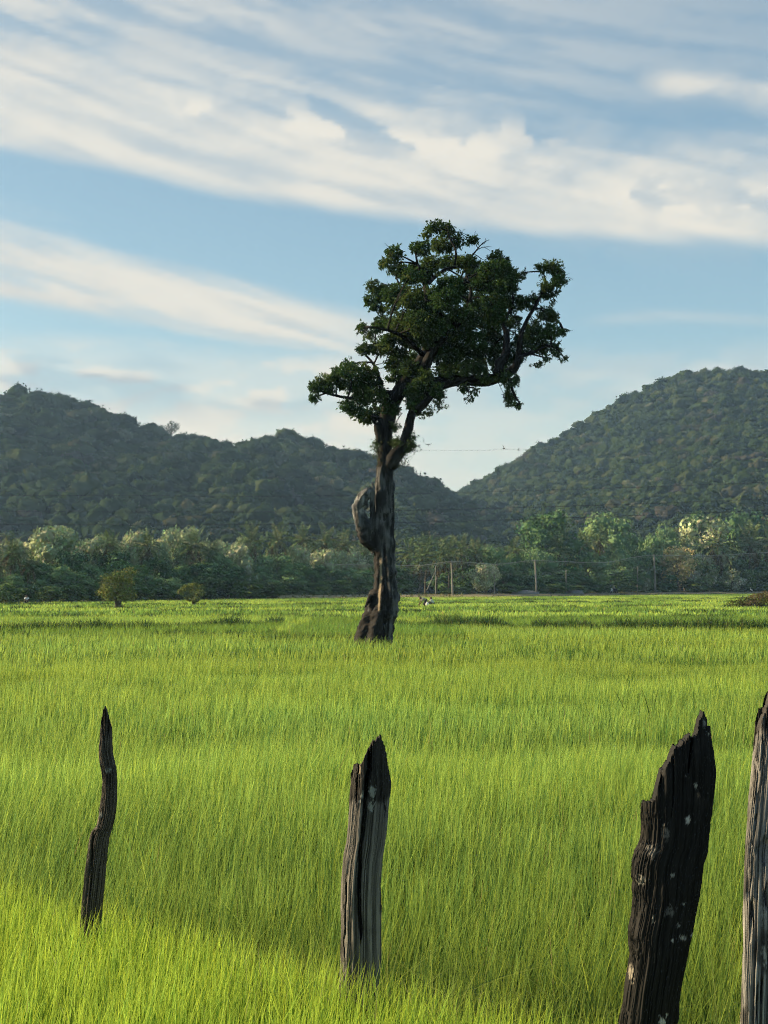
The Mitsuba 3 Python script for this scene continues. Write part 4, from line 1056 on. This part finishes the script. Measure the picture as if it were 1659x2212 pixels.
for u, v, w, row in [(12, 1262, 60, 3), (60, 1264, 64, 3), (110, 1266, 64, 3), (160, 1264, 64, 3), (205, 1262, 60, 3), (300, 1262, 64, 3), (345, 1264, 60, 3), (385, 1262, 60, 4), (440, 1246, 84, 4), (490, 1246, 84, 4), (540, 1254, 70, 3), (585, 1258, 64, 3), (635, 1256, 70, 3), (685, 1256, 64, 3), (735, 1254, 70, 3), (785, 1250, 70, 3), (872, 1262, 62, 3), (990, 1268, 56, 2), (1100, 1262, 60, 4),
                     (1150, 1264, 60, 3), (1195, 1262, 60, 3), (1245, 1264, 60, 3), (1300, 1262, 64, 8), (1345, 1260, 60, 8), (1390, 1262, 52, 4), (1440, 1258, 60, 5), (1500, 1252, 60, 4), (1550, 1256, 56, 4), (1655, 1234, 56, 3)]:
    tr('bush', u, v, w, row)
tr('dark', 1178, 1103, 140, 28, 'broad dark green tree rising above the palms right of the great tree')
tr('mid', 1310, 1106, 128, 28, 'large rounded yellow-tipped tree right of the broad dark tree above the palms')
tr('umbel', 262, 1211, 112, 7, 'dark spreading tree directly behind the small olive tree in the field')
tr('dark', 462, 1226, 110, 6, 'wide dark green tree just right of the smaller field tree')
tr('teak', 1048, 1217, 58, 1.5, 'pale leafy tree reaching the ground between two utility poles right of the palms')
tr('dry', 1465, 1181, 84, 1.2, 'yellow-brown drying tree with a bare trunk beside the rightmost utility pole')
tr('pale', 1518, 1196, 62, 3, 'slim whitish-leaved tree right of the yellow-brown drying tree')
tr('teak', 1516, 1116, 112, 27, 'tall pale khaki tree towering at the back on the right')
tr('pale', 1580, 1229, 46, 1.0, 'rounded pale grey-green shrub under the right-hand palms')
tr('bush', 1613, 1231, 42, 1.0, 'round bright green bush under the right-hand palms')
tr('pale', 536, 1222, 42, 6, 'shrub dotted with white blossom in the left half of the tree line')
tr('olive', 1228, 1155, 34, 21, 'yellow-green treetop between palms below the two big round trees')
tr('bush', 1294, 1265, 24, .3, 'small round olive bush on the road verge left of the motorcycle')
tr('pale', 1397, 1249, 18, .4, 'thin pale sapling just left of the rightmost utility pole')
tr('bush', 970, 1276, 50, .8, 'low scrub at the foot of the palms right of the great tree')

count = {}
byk = {}
for t in sorted(TREES, key=lambda t: t[1]):
    byk.setdefault(t[0], []).append(t)
for kind, lst in byk.items():
    base, category, desc, noun = NOUN[kind]
    plain = [t for t in lst if t[5] is None and -10 < t[1] < 1669]
    for t in lst:
        _, u, v, w, row, label = t
        d = float(edge_d(u)) + row + float(np.interp(u, [-200, 500, 820, 1000, 1900], [2.5, 5, 14, 18, 22])) * (1 if row > 1.1 else .92)
        p = P(u, v, d)
        key = name(base)
        a = int(rng.integers(0, 3)); rot = float(rng.uniform(0, 360))
        z0 = float(np.interp(u, [600, 850], [.25, .7])); H = float(p[2]) - z0; Wd = float(w) * d / F
        if kind == 'palm':
            s = Wd / .80
            m = T().translate([float(p[0]), float(p[1]), z0]).rotate([0, 0, 1], rot)
            # the crown keeps its shape: scale it evenly and set it on a trunk of the right height
            mt = m.scale([s * .85, s * .85, H])
            heart = H
            mc = T().translate([float(p[0]), float(p[1]), z0 + heart - s]).rotate([0, 0, 1], rot).scale([s, s, s])
            scene[key + '__trunk'] = {'type': 'instance', 'shapegroup': {'type': 'ref', 'id': f'palm_trunk_{a}'}, 'to_world': mt}
            scene[key + '__crown'] = {'type': 'instance', 'shapegroup': {'type': 'ref', 'id': f'palm_crown_{a}'}, 'to_world': mc}
        else:
            sw = Wd / (.86 if kind not in ('bush', 'umbel') else .95)
            m = T().translate([float(p[0]), float(p[1]), z0]).rotate([0, 0, 1], rot).scale([sw, sw, H])
            inst(key + '__trunk', f'tree_trunk_{kind}_{a}', m)
            inst(key + '__crown', f'tree_crown_{kind}_{a}', m)
        if label is None:
            q = plain.index(t) if t in plain else None
            noun1 = 'bush' if noun == 'bushes' else noun[:-1]
            label = f'{desc}, {ORD[q]} {noun1} from left' if q is not None else f'{desc}, past the left edge'
        tag(key, label, category, f'{noun} of the tree line' if t[5] is None else None)

# two small trees out in the field
for u, vb, vt, w, label, a, lean in ((251, 1311, 1227, 84, 'small olive-green tree with a twin trunk standing in the rice on the left', 0, 0), (416, 1305, 1256, 52, 'smaller bushy tree in the rice, second from the left in the open field', 2, 0)):
    base = flat(u, vb, .42); d = base[1]
    H = P(u, vt, d)[2]; s = w * d / F
    r_ = rng_(500 + a)
    key = name('field_tree')
    if a == 0:
        blobs = [(.30, 1.0, .24), (.12, .88, .26), (-.18, .80, .28), (.22, .72, .30), (-.32, .62, .24), (-.05, .60, .30), (.34, .52, .26), (-.38, .47, .20), (-.15, .42, .24), (.20, .38, .24), (.36, .36, .18)]
    else:
        blobs = [(.05, .90, .26), (-.25, .80, .26), (.30, .84, .24), (-.42, .66, .22), (.05, .62, .30), (.35, .62, .26), (-.12, .42, .22), (.18, .38, .22)]
    C = np.array([(base[0] + x * s, base[1] + r_.normal(0, .18) * s, z * H * .90 + .05) for x, z, _ in blobs]); R = np.array([(q * s * .72, q * s * .72, q * H * .42) for _, _, q in blobs])
    v, f, c = crown(r_, C, R, 2600, .20, .13, droop=.3, inner=.35, cols=[(.19, .215, .065), (.215, .235, .075), (.16, .19, .06)], rough=.7, vary=.3)
    v, f, c = both((v, f, c), crown(r_, C, R * 1.3, 420, .20, .09, droop=-.2, inner=.85, cols=[(.19, .215, .065)], rough=2.0, vary=.3))
    lo = np.array([(base[0] + r_.normal(0, .35) * s, base[1] + r_.normal(0, .3), .32) for _ in range(9)])
    v, f, c = both((v, f, c), crown(r_, lo, np.full((9, 3), .22), 260, .20, .06, droop=-.5, inner=.3, cols=[(.10, .13, .045)], rough=1.5, vary=.3))
    add(key + '__crown', (v, f), 'far_leaf', color=c)
    parts = []
    for q in range(2):
        x0 = base[0] + (.02 + .16 * q) * s * .5
        for e in C[q::2]:
            b0 = np.array([x0, base[1] + .1 * q, -.05]); b1 = np.array([x0 + r_.normal(0, .05), base[1], H * .30])
            pts, rad = resample([b0, b1, (b1 + e) / 2 + [0, 0, .1], e], [.11 * s / 3, .085 * s / 3, .045 * s / 3, .012], 14)
            parts.append(tube(pts, rad, 7))
    add(key + '__trunk', cat(parts), 'bark', smooth=True)
    tag(key, label, 'tree')

# the lone tree that stands out of the left ridge, and the pale leafless crowns beside it
hl = hills['left'][0]
base = P(370, 945, 716); r_ = rng_(61)
C = np.array([P(370 + a, 922 + b, 716) for a, b in [(0, -6), (-9, 2), (8, 3), (2, 8), (-4, 12), (11, -2)]]); R = np.tile([2.0, 2.0, 1.6], (6, 1))
v, f, c = crown(r_, C, R, 500, .8, .6, cols=[(.022, .03, .014)])
add('ridge_tree__crown', (v, f), 'leaf', color=c)
pts, rad = resample([base - [0, 0, 4], base, C[0]], [.5, .4, .15], 8)
add('ridge_tree__trunk', tube(pts, rad, 6), 'bark', smooth=True)
tag('ridge_tree', 'small dark tree standing alone above the left hill ridge', 'tree')

# brushwood heap in the field on the right
r_ = rng_(70)
base = flat(1640, 1312, .3)
s = base[1] / F
C = np.array([P(a, b, base[1] + e) for a, b, e in [(1590, 1306, 0), (1612, 1300, .4), (1638, 1294, .8), (1665, 1290, 1.2), (1690, 1294, 1.0), (1720, 1296, .6), (1625, 1306, -.3), (1655, 1304, -.4), (1690, 1306, -.3)]])
R = np.array([(18, 20, 7), (20, 24, 9), (24, 26, 11), (26, 30, 13), (28, 30, 12), (28, 30, 11), (22, 20, 8), (24, 20, 9), (24, 20, 9)]) * s
v, f, c = crown(r_, C, R, 3800, .22, .10, droop=-.2, inner=.5, cols=[(.10, .10, .04), (.13, .115, .055), (.075, .09, .03), (.12, .095, .06)])
add('scrub_heap', (v, f), 'leaf', color=c)
tag('scrub_heap', 'low heap of dry brown-green scrub at the right edge of the field', 'scrub')

# ------------------------------------------------------------------ utility poles and cables
def pole(key, u, vt, vb, wpx, d, arm=True, strut=None):
    top, bot = P(u, vt, d), P(u + (0 if wpx < 3 else 3), vb, d)
    bot[2] = .6
    r = wpx * d / F / 2
    pts, rad = resample([bot, top], [r * 1.15, r * .75], 8)
    scene[key + '__shaft'] = mikit.ply(tube(pts, rad, 8), 'concrete', smooth=True)
    if arm:
        b = trimesh.creation.box((1.3, .09, .10)); b.apply_translation(top + [0, -.12, -.25])
        scene[key + '__crossarm'] = mikit.ply(b, 'concrete')
        for q in range(3):
            s = tube([top + [-.5 + .5 * q, -.12, -.19], top + [-.5 + .5 * q, -.12, -.02]], [.04, .05], 6)
            scene[key + '__insulator' + ('' if q == 0 else f'_{q:03d}')] = mikit.ply(s, 'concrete', smooth=True)
    if strut:
        b = P(strut[0], strut[1], d - .5); t = P(u, vt + (vb - vt) * .2, d)
        scene[key + '__strut'] = mikit.ply(tube([b, t], [r * .8, r * .7], 6), 'concrete', smooth=True)




def pd(u):
    return float(edge_d(u) + .72 * verge(u))


GP, GT = 'tall concrete utility poles', 'thin grey poles'
tall = [(975, 1212, 1283), (1156, 1209, 1286), (1413, 1198, 1280), (1745, 1186, 1276)]
LT = ['tall concrete utility pole beside the palms, nearest the great tree', 'tall concrete utility pole in the middle of the right half, before dark trees', 'tall concrete utility pole left of the yellow-brown drying tree', 'tall concrete utility pole past the right edge']
for (u, a, b), lab in zip(tall, LT):
    key = name('utility_pole'); pole(key, u, a, b, 4.0, pd(u)); tag(key, lab, 'utility pole', GP)
thin = [(1068, 1231, 1287), (1223, 1231, 1286), (1377, 1224, 1279)]
for (u, a, b), lab in zip(thin, ['thin grey pole beside the pale tree that reaches the ground', 'thin grey pole right of the grey gravel heap, between two tall poles', 'thin grey pole just left of the rightmost tall utility pole']):
    key = name('thin_pole'); pole(key, u, a, b, 2.4, pd(u) + 1.5, arm=False); tag(key, lab, 'pole', GT)
pole('strutted_pole', 941, 1222, 1280, 2.4, pd(941) + 1, arm=False, strut=(922, 1275))
tag('strutted_pole', 'pale pole propped by a slanting strut under the palms', 'pole')


def cable(key, pts, d, r, mat, label, grp=None, dd=0):
    a = np.array([P(u, v, d if d else pd(u) - .3 + dd) for u, v in pts])
    a, _ = resample(a, np.ones(len(a)), 90)
    scene[key] = mikit.ply(tube(a, np.full(len(a), r), 5), mat, smooth=True)
    tag(key, label, 'cable', grp)


DC = 120
for pts, r, lab in (([(-700, 1064), (-100, 1069), (300, 1071), (600, 1072), (900, 1066), (1300, 1055), (1700, 1040), (2300, 1010)], .021, 'thin dark overhead cable crossing the hills, uppermost of the three'),
                    ([(-700, 1100), (-100, 1104), (300, 1106), (600, 1106), (900, 1102), (1300, 1091), (1700, 1076), (2300, 1048)], .021, 'thin dark overhead cable crossing the hills, middle of the three'),
                    ([(-700, 1128), (-100, 1132.5), (300, 1134), (560, 1133.5), (900, 1128), (1300, 1116), (1700, 1100), (2300, 1072)], .022, 'thin dark overhead cable crossing the hills, lowest of the three'),
                    ([(-700, 966), (0, 975), (600, 977), (880, 974.5), (1130, 971), (1700, 958), (2300, 930)], .008, 'very thin wire across the pale sky between the hills')):
    cable(name('overhead_cable'), pts, DC, r, 'cable_black' if r > .01 else 'cable_grey', lab, 'overhead cables before the hills')
for q, (off, rad) in enumerate(((0, .06), (3.5, .018))):
    cable(name('pole_cable'), [(700, 1218 + off), (905, 1222 + off), (975, 1213 + off), (1065, 1219 + off), (1156, 1211 + off), (1285, 1216 + off), (1413, 1200 + off), (1500, 1201 + off), (1600, 1197 + off), (1745, 1188 + off), (1900, 1188 + off)], None, rad, 'cable_pale',
          ['thick pale bundled cable slung along the tall poles', 'thin wire hanging just under the thick pale cable'][q])
for q in range(3):
    cable(name('pole_cable'), [(880, 1236 + 3.2 * q), (941, 1232 + 3 * q), (1000, 1239 + 3.4 * q), (1068, 1233 + 2.6 * q), (1145, 1240 + 3.4 * q), (1223, 1233 + 2.6 * q), (1300, 1238 + 3.6 * q), (1377, 1226 + 2.6 * q), (1450, 1233 + 3 * q)], None, .012, 'cable_pale',
          ['topmost of the three thin wires between the grey poles', 'middle of the three thin wires between the grey poles', 'lowest of the three thin wires between the grey poles'][q], 'thin wires between the grey poles', 1.7)

# gravel heaps by the road
for (u, v, w, h), lab in zip([(1136, 1286, 62, 8), (1240, 1285, 46, 8)], ['long low heap of grey gravel left of the tall pole by the road', 'shorter heap of grey gravel just right of a thin grey pole']):
    d = pd(u) + 3
    m = trimesh.creation.icosphere(4, 1.0)
    vv = m.vertices * [w / 2 * d / F, 1.6, h * d / F]
    vv += (meshkit.fbm(vv * .9, 4, int(u)) - .5)[:, None] * m.vertices * [.9, .5, .55]
    vv += P(u, v, d) * [1, 1, 0] + [0, 0, .72]
    key = name('gravel_heap')
    add(key, (vv, m.faces), 'gravel', smooth=True); tag(key, lab, 'gravel heap', None)

# ------------------------------------------------------------------ people, motorcycle, birds
def hull(a, b, ra, rb, seg=14):
    A = m3.Manifold.sphere(ra, seg).translate(list(map(float, a))); B = m3.Manifold.sphere(rb, seg).translate(list(map(float, b)))
    return m3.Manifold.batch_hull([A, B])


def body(bones):
    m = hull(*bones[0])
    for b in bones[1:]:
        m = m + hull(*b)
    m = m.refine_to_length(.045).to_mesh()
    tm = trimesh.Trimesh(m.vert_properties[:, :3], m.tri_verts)
    trimesh.smoothing.filter_taubin(tm, iterations=6)
    return tm


def paint(key, mesh, rgb, M):
    v = np.c_[np.array(mesh.vertices), np.ones(len(mesh.vertices))] @ np.array(M.matrix).T
    scene[key] = mikit.ply((v[:, :3], mesh.faces), 'painted', smooth=40 if False else True, color=np.tile(rgb, (len(v), 1)))


def person(key, J, M, skin=(.11, .065, .045), shirt=(.5, .48, .42), lower=(.03, .03, .035), hair=(.012, .011, .01)):
    """J: joints by name, in metres; one continuous skin, with shirt, trousers and hair as its parts."""
    hd, nk, ch, pv = (np.array(J[k], float) for k in ('head', 'neck', 'chest', 'hip'))
    face = np.array(J['face'], float); face /= np.linalg.norm(face)
    bones = [(hd + face * .015, hd - face * .02 + [0, 0, .02], .095, .098), (hd + face * .05 - [0, 0, .05], hd, .062, .085), (hd - [0, 0, .06], nk, .055, .058), (nk, ch, .07, .13), (ch, pv, .14, .13), (hd + face * .105, hd + face * .08 + [0, 0, .03], .014, .012)]
    sh, lo = [(nk, ch, .085, .15), (ch, pv, .155, .145)], [(pv, pv + [0, 0, -.03], .15, .145)]
    sd = np.array(J['side'], float)
    for s, arm, leg in ((-1, 'arm_l', 'leg_l'), (1, 'arm_r', 'leg_r')):
        e, w = (np.array(q, float) for q in J[arm])
        k, a = (np.array(q, float) for q in J[leg])
        so = nk * .6 + ch * .4 + sd * s * .18 + [0, 0, .0]
        ho = pv + sd * s * .10
        hand = w + (w - e) / np.linalg.norm(w - e) * .08
        bones += [(so, e, .05, .04), (e, w, .040, .028), (w, hand, .028, .034), (ho, k, .085, .058), (k, a, .056, .036), (a, a + face * [1, 1, 0] * .13 - [0, 0, .04], .04, .032)]
        for q in range(4):
            fd = (w - e) / np.linalg.norm(w - e)
            bones.append((hand + sd * (q - 1.5) * .017, hand + sd * (q - 1.5) * .02 + fd * (.075 - .008 * abs(q - 1.4)), .010, .008))
        bones.append((w + fd * .03 - sd * s * .02, hand - sd * s * .055, .011, .009))
        sh += [(so, so * .45 + e * .55, .075, .062)]
        lo += [(ho, k, .10, .075), (k, k * .6 + a * .4, .075, .065)]
    paint(key + '__body', body(bones), skin, M)
    paint(key + '__shirt', body(sh), shirt, M)
    paint(key + '__trousers', body(lo), lower, M)
    paint(key + '__hair', body([(hd - face * .03 + [0, 0, .035], hd - face * .05 - [0, 0, .02], .093, .085)]), hair, M)


STOOP = dict(head=(.42, 0, .93), neck=(.30, 0, .88), chest=(.16, 0, .86), hip=(-.14, 0, .74), face=(.75, 0, -.65), side=(0, 1, 0), arm_l=((.34, -.22, .62), (.46, -.16, .40)), arm_r=((.36, .22, .62), (.50, .14, .40)),
             leg_l=((.02, -.13, .40), (-.12, -.14, .06)), leg_r=((.06, .13, .40), (-.02, .14, .06)))
CROUCH = dict(head=(.12, 0, .84), neck=(.06, 0, .72), chest=(.02, 0, .58), hip=(-.12, 0, .32), face=(.95, .0, -.2), side=(0, 1, 0), arm_l=((.22, -.2, .50), (.38, -.1, .42)), arm_r=((.22, .2, .50), (.38, .1, .42)),
              leg_l=((.24, -.14, .46), (.02, -.14, .07)), leg_r=((.24, .14, .46), (.02, .14, .07)))
p = flat(917, 1306, .45)
person('person', STOOP, T().translate([float(p[0]), float(p[1]), .12]).rotate([0, 0, 1], 200).scale(1.0), shirt=(.36, .35, .27), lower=(.012, .012, .014))
tag('person', 'person in dark trousers bending over in the rice, left of another, beside a white sack', 'person')
p2 = flat(933, 1303.5, .45)
person('person_001', CROUCH, T().translate([float(p2[0]), float(p2[1]), .12]).rotate([0, 0, 1], 160), shirt=(.62, .66, .56), lower=(.035, .04, .03))
tag('person_001', 'person in a pale shirt crouching in the rice, right of the bending one', 'person')
p3 = P(57, 1289, 134)
person('person_002', CROUCH, T().translate([float(p3[0]), float(p3[1]), .25]).rotate([0, 0, 1], -60), shirt=(.70, .70, .70), lower=(.03, .03, .03))
tag('person_002', 'tiny person in a white shirt crouching before the trees at far left', 'person')
# the white sack
m = trimesh.creation.icosphere(3, 1.0)
vv = m.vertices * [.17, .14, .19]; vv += (meshkit.fbm(vv * 9, 3, 4) - .5)[:, None] * m.vertices * .08
vv[:, :2] *= np.where(vv[:, 2:] > .12, .55, 1)
vv += flat(921, 1305.5, .45) * [1, 1, 0] + [.05, -.5, .50]
add('sack', (vv, m.faces), 'painted', smooth=True, color=np.tile([.82, .82, .80], (len(vv), 1)))
tag('sack', 'small bright white sack beside the bending person in the rice', 'sack')

# motorcycle with its rider, on the road, heading left
d = float(edge_d(1326) + .5 * verge(1326))
o = P(1326, 1280, d); o[2] = .66
M = T().translate(o.tolist()).rotate([0, 0, 1], 188)
for q, x in enumerate((.66, -.62)):
    key = 'motorcycle__wheel' + ('' if q == 0 else '_001')
    t = trimesh.creation.torus(.25, .055, 28, 10); t.apply_transform(trimesh.transformations.rotation_matrix(math.pi / 2, [1, 0, 0])); t.apply_translation([x, 0, .30])
    paint(key, t, (.02, .02, .02), M)
    h = trimesh.creation.cylinder(.09, .10, sections=14); h.apply_transform(trimesh.transformations.rotation_matrix(math.pi / 2, [1, 0, 0])); h.apply_translation([x, 0, .30])
    paint(key + '__hub', h, (.3, .3, .3), M)
paint('motorcycle__frame', body([((.30, 0, .62), (-.10, 0, .50), .12, .13), ((-.10, 0, .50), (-.6, 0, .62), .12, .09), ((.05, 0, .34), (-.2, 0, .34), .13, .12), ((-.62, 0, .3), (-.2, 0, .36), .05, .06)]), (.05, .05, .055), M)
paint('motorcycle__fairing', body([((.50, 0, .92), (.38, 0, .55), .12, .12), ((.38, .13, .62), (.34, .13, .38), .06, .05), ((.38, -.13, .62), (.34, -.13, .38), .06, .05), ((.60, 0, .60), (.70, 0, .58), .07, .05)]), (.78, .77, .72), M)
paint('motorcycle__fork', body([((.45, .07, .90), (.66, .07, .30), .03, .03), ((.45, -.07, .90), (.66, -.07, .30), .03, .03), ((.40, -.33, 1.0), (.40, .33, 1.0), .018, .018)]), (.25, .25, .25), M)
paint('motorcycle__seat', body([((.05, 0, .76), (-.60, 0, .82), .09, .10)]), (.015, .015, .016), M)
labels['motorcycle'] = {'label': 'motorcycle with a white front fairing riding left along the far road', 'category': 'motorcycle'}
RIDE = dict(head=(.06, 0, 1.56), neck=(.0, 0, 1.42), chest=(-.05, 0, 1.25), hip=(-.16, 0, .92), face=(1, 0, 0), side=(0, 1, 0), arm_l=((.16, -.27, 1.12), (.36, -.30, 1.02)), arm_r=((.16, .27, 1.12), (.36, .30, 1.02)), leg_l=((.24, -.17, .84), (.08, -.19, .42)), leg_r=((.24, .17, .84), (.08, .19, .42)))
person('person_003', RIDE, M, skin=(.30, .19, .13), shirt=(.26, .27, .28), lower=(.05, .05, .06), hair=(.35, .35, .36))
tag('person_003', 'rider in a grey shirt sitting on the motorcycle on the far road', 'person')

# an egret by the road
o = P(1623, 1270, float(edge_d(1623) + .45 * verge(1623))); o[2] = .62
M = T().translate(o.tolist()).rotate([0, 0, 1], 150).scale(1.25)
paint('egret__body', body([((-.16, 0, .42), (.10, 0, .52), .07, .10), ((.10, 0, .54), (.17, 0, .72), .05, .035), ((.17, 0, .72), (.13, 0, .86), .035, .03), ((.13, 0, .87), (.20, 0, .88), .042, .035), ((-.16, 0, .42), (-.30, 0, .34), .06, .02)]), (.82, .82, .78), M)
paint('egret__beak', body([((.22, 0, .88), (.36, 0, .86), .016, .006)]), (.5, .35, .08), M)
for q in range(2):
    paint('egret__leg' + ('' if q == 0 else '_001'), body([((.0, .04 - .08 * q, .42), (-.03, .04 - .08 * q, .22), .016, .013), ((-.03, .04 - .08 * q, .22), (.01, .04 - .08 * q, 0), .013, .012), ((.01, .04 - .08 * q, 0), (.09, .04 - .08 * q, 0), .012, .008)]), (.05, .05, .04), M)
tag('egret', 'white egret standing on the bank at the far right edge of the road', 'bird')

# three small birds on the wing
for (u, v, s, roll, pitch, yaw, up, lab) in ((925, 961, .30, 0, 20, 80, .35, 'small dark bird flying left of the other two, above the thin wire'), (1088, 969, .30, 35, 10, 30, .75, 'small dark bird with raised wings just above the thin wire, middle of three'), (1120, 972.5, .24, -30, 0, 150, .7, 'tiny dark bird at the thin wire nearest the right hill')):
    o = P(u, v, 100)
    M = T().translate(o.tolist()).rotate([0, 0, 1], yaw).rotate([0, 1, 0], pitch).rotate([1, 0, 0], roll).scale(s * 1.1)
    key = name('bird')
    paint(key + '__body', body([((.26, 0, .02), (.10, 0, 0), .06, .10), ((.10, 0, 0), (-.25, 0, 0), .10, .05), ((.32, 0, .03), (.38, 0, .02), .03, .01), ((-.25, 0, 0), (-.55, .07, 0), .04, .015), ((-.25, 0, 0), (-.55, -.07, 0), .04, .015)]), (.03, .028, .035), M)
    for q, sg in enumerate((-1, 1)):
        paint(key + '__wing' + ('' if q == 0 else '_001'), body([((.12, 0, .02), (.10, sg * .42, up * .42), .05, .04), ((-.06, 0, .02), (-.04, sg * .40, up * .40), .05, .03), ((.10, sg * .42, up * .42), (-.20, sg * .85, up * .6), .04, .012), ((-.04, sg * .40, up * .40), (-.2, sg * .8, up * .6), .03, .012)]), (.028, .026, .032), M)
    tag(key, lab, 'bird', 'birds in the gap between the hills')

# taller weed stems standing out of the rice before the black post
rr = rng_(90)
q = [(1352, 1500, 34, -.4), (1372, 1500, 40, -.25), (1404, 1512, 44, -.15), (1412, 1500, 38, .1), (1428, 1520, 30, -.2), (1470, 1500, 36, .35), (1385, 1520, 26, .2)]
V_, C_ = [], []
for u, v, h, ln in q:
    b = flat(u, v + 22, .42); n = 1
    v_, f_, c_ = blades(rr, np.array([b[0]]), np.array([b[1]]), np.array([.30]), np.array([h * 1.25 * b[1] / F + .12]), np.array([.017]), np.array([abs(ln)]), np.array([.12]), np.array([0 if ln > 0 else math.pi]), 5, np.array([[.04, .08, .02]]), np.array([[.06, .10, .025]]))
    V_.append((v_, f_)); C_.append(c_)
add('reed_stems', cat(V_), 'rice_leaf', color=np.vstack(C_))
tag('reed_stems', 'few dark taller stems poking out of the rice left of the black post', 'reeds', kind='stuff')
# ------------------------------------------------------------------ haze
scene['air'] = {'type': 'homogeneous', 'albedo': {'type': 'rgb', 'value': [.93, .95, .96]}, 'sigma_t': {'type': 'rgb', 'value': [.00008, .00013, .00021]}, 'phase': {'type': 'hg', 'g': .2}}
scene['haze'] = {'type': 'cube', 'to_world': T().translate([0, 500, 89.0]).scale([1450, 950, 90.0]), 'bsdf': {'type': 'null'}, 'interior': {'type': 'ref', 'id': 'air'}}
labels['haze'] = {'label': 'thin blue haze in the air before the hills', 'category': 'haze', 'kind': 'stuff'}
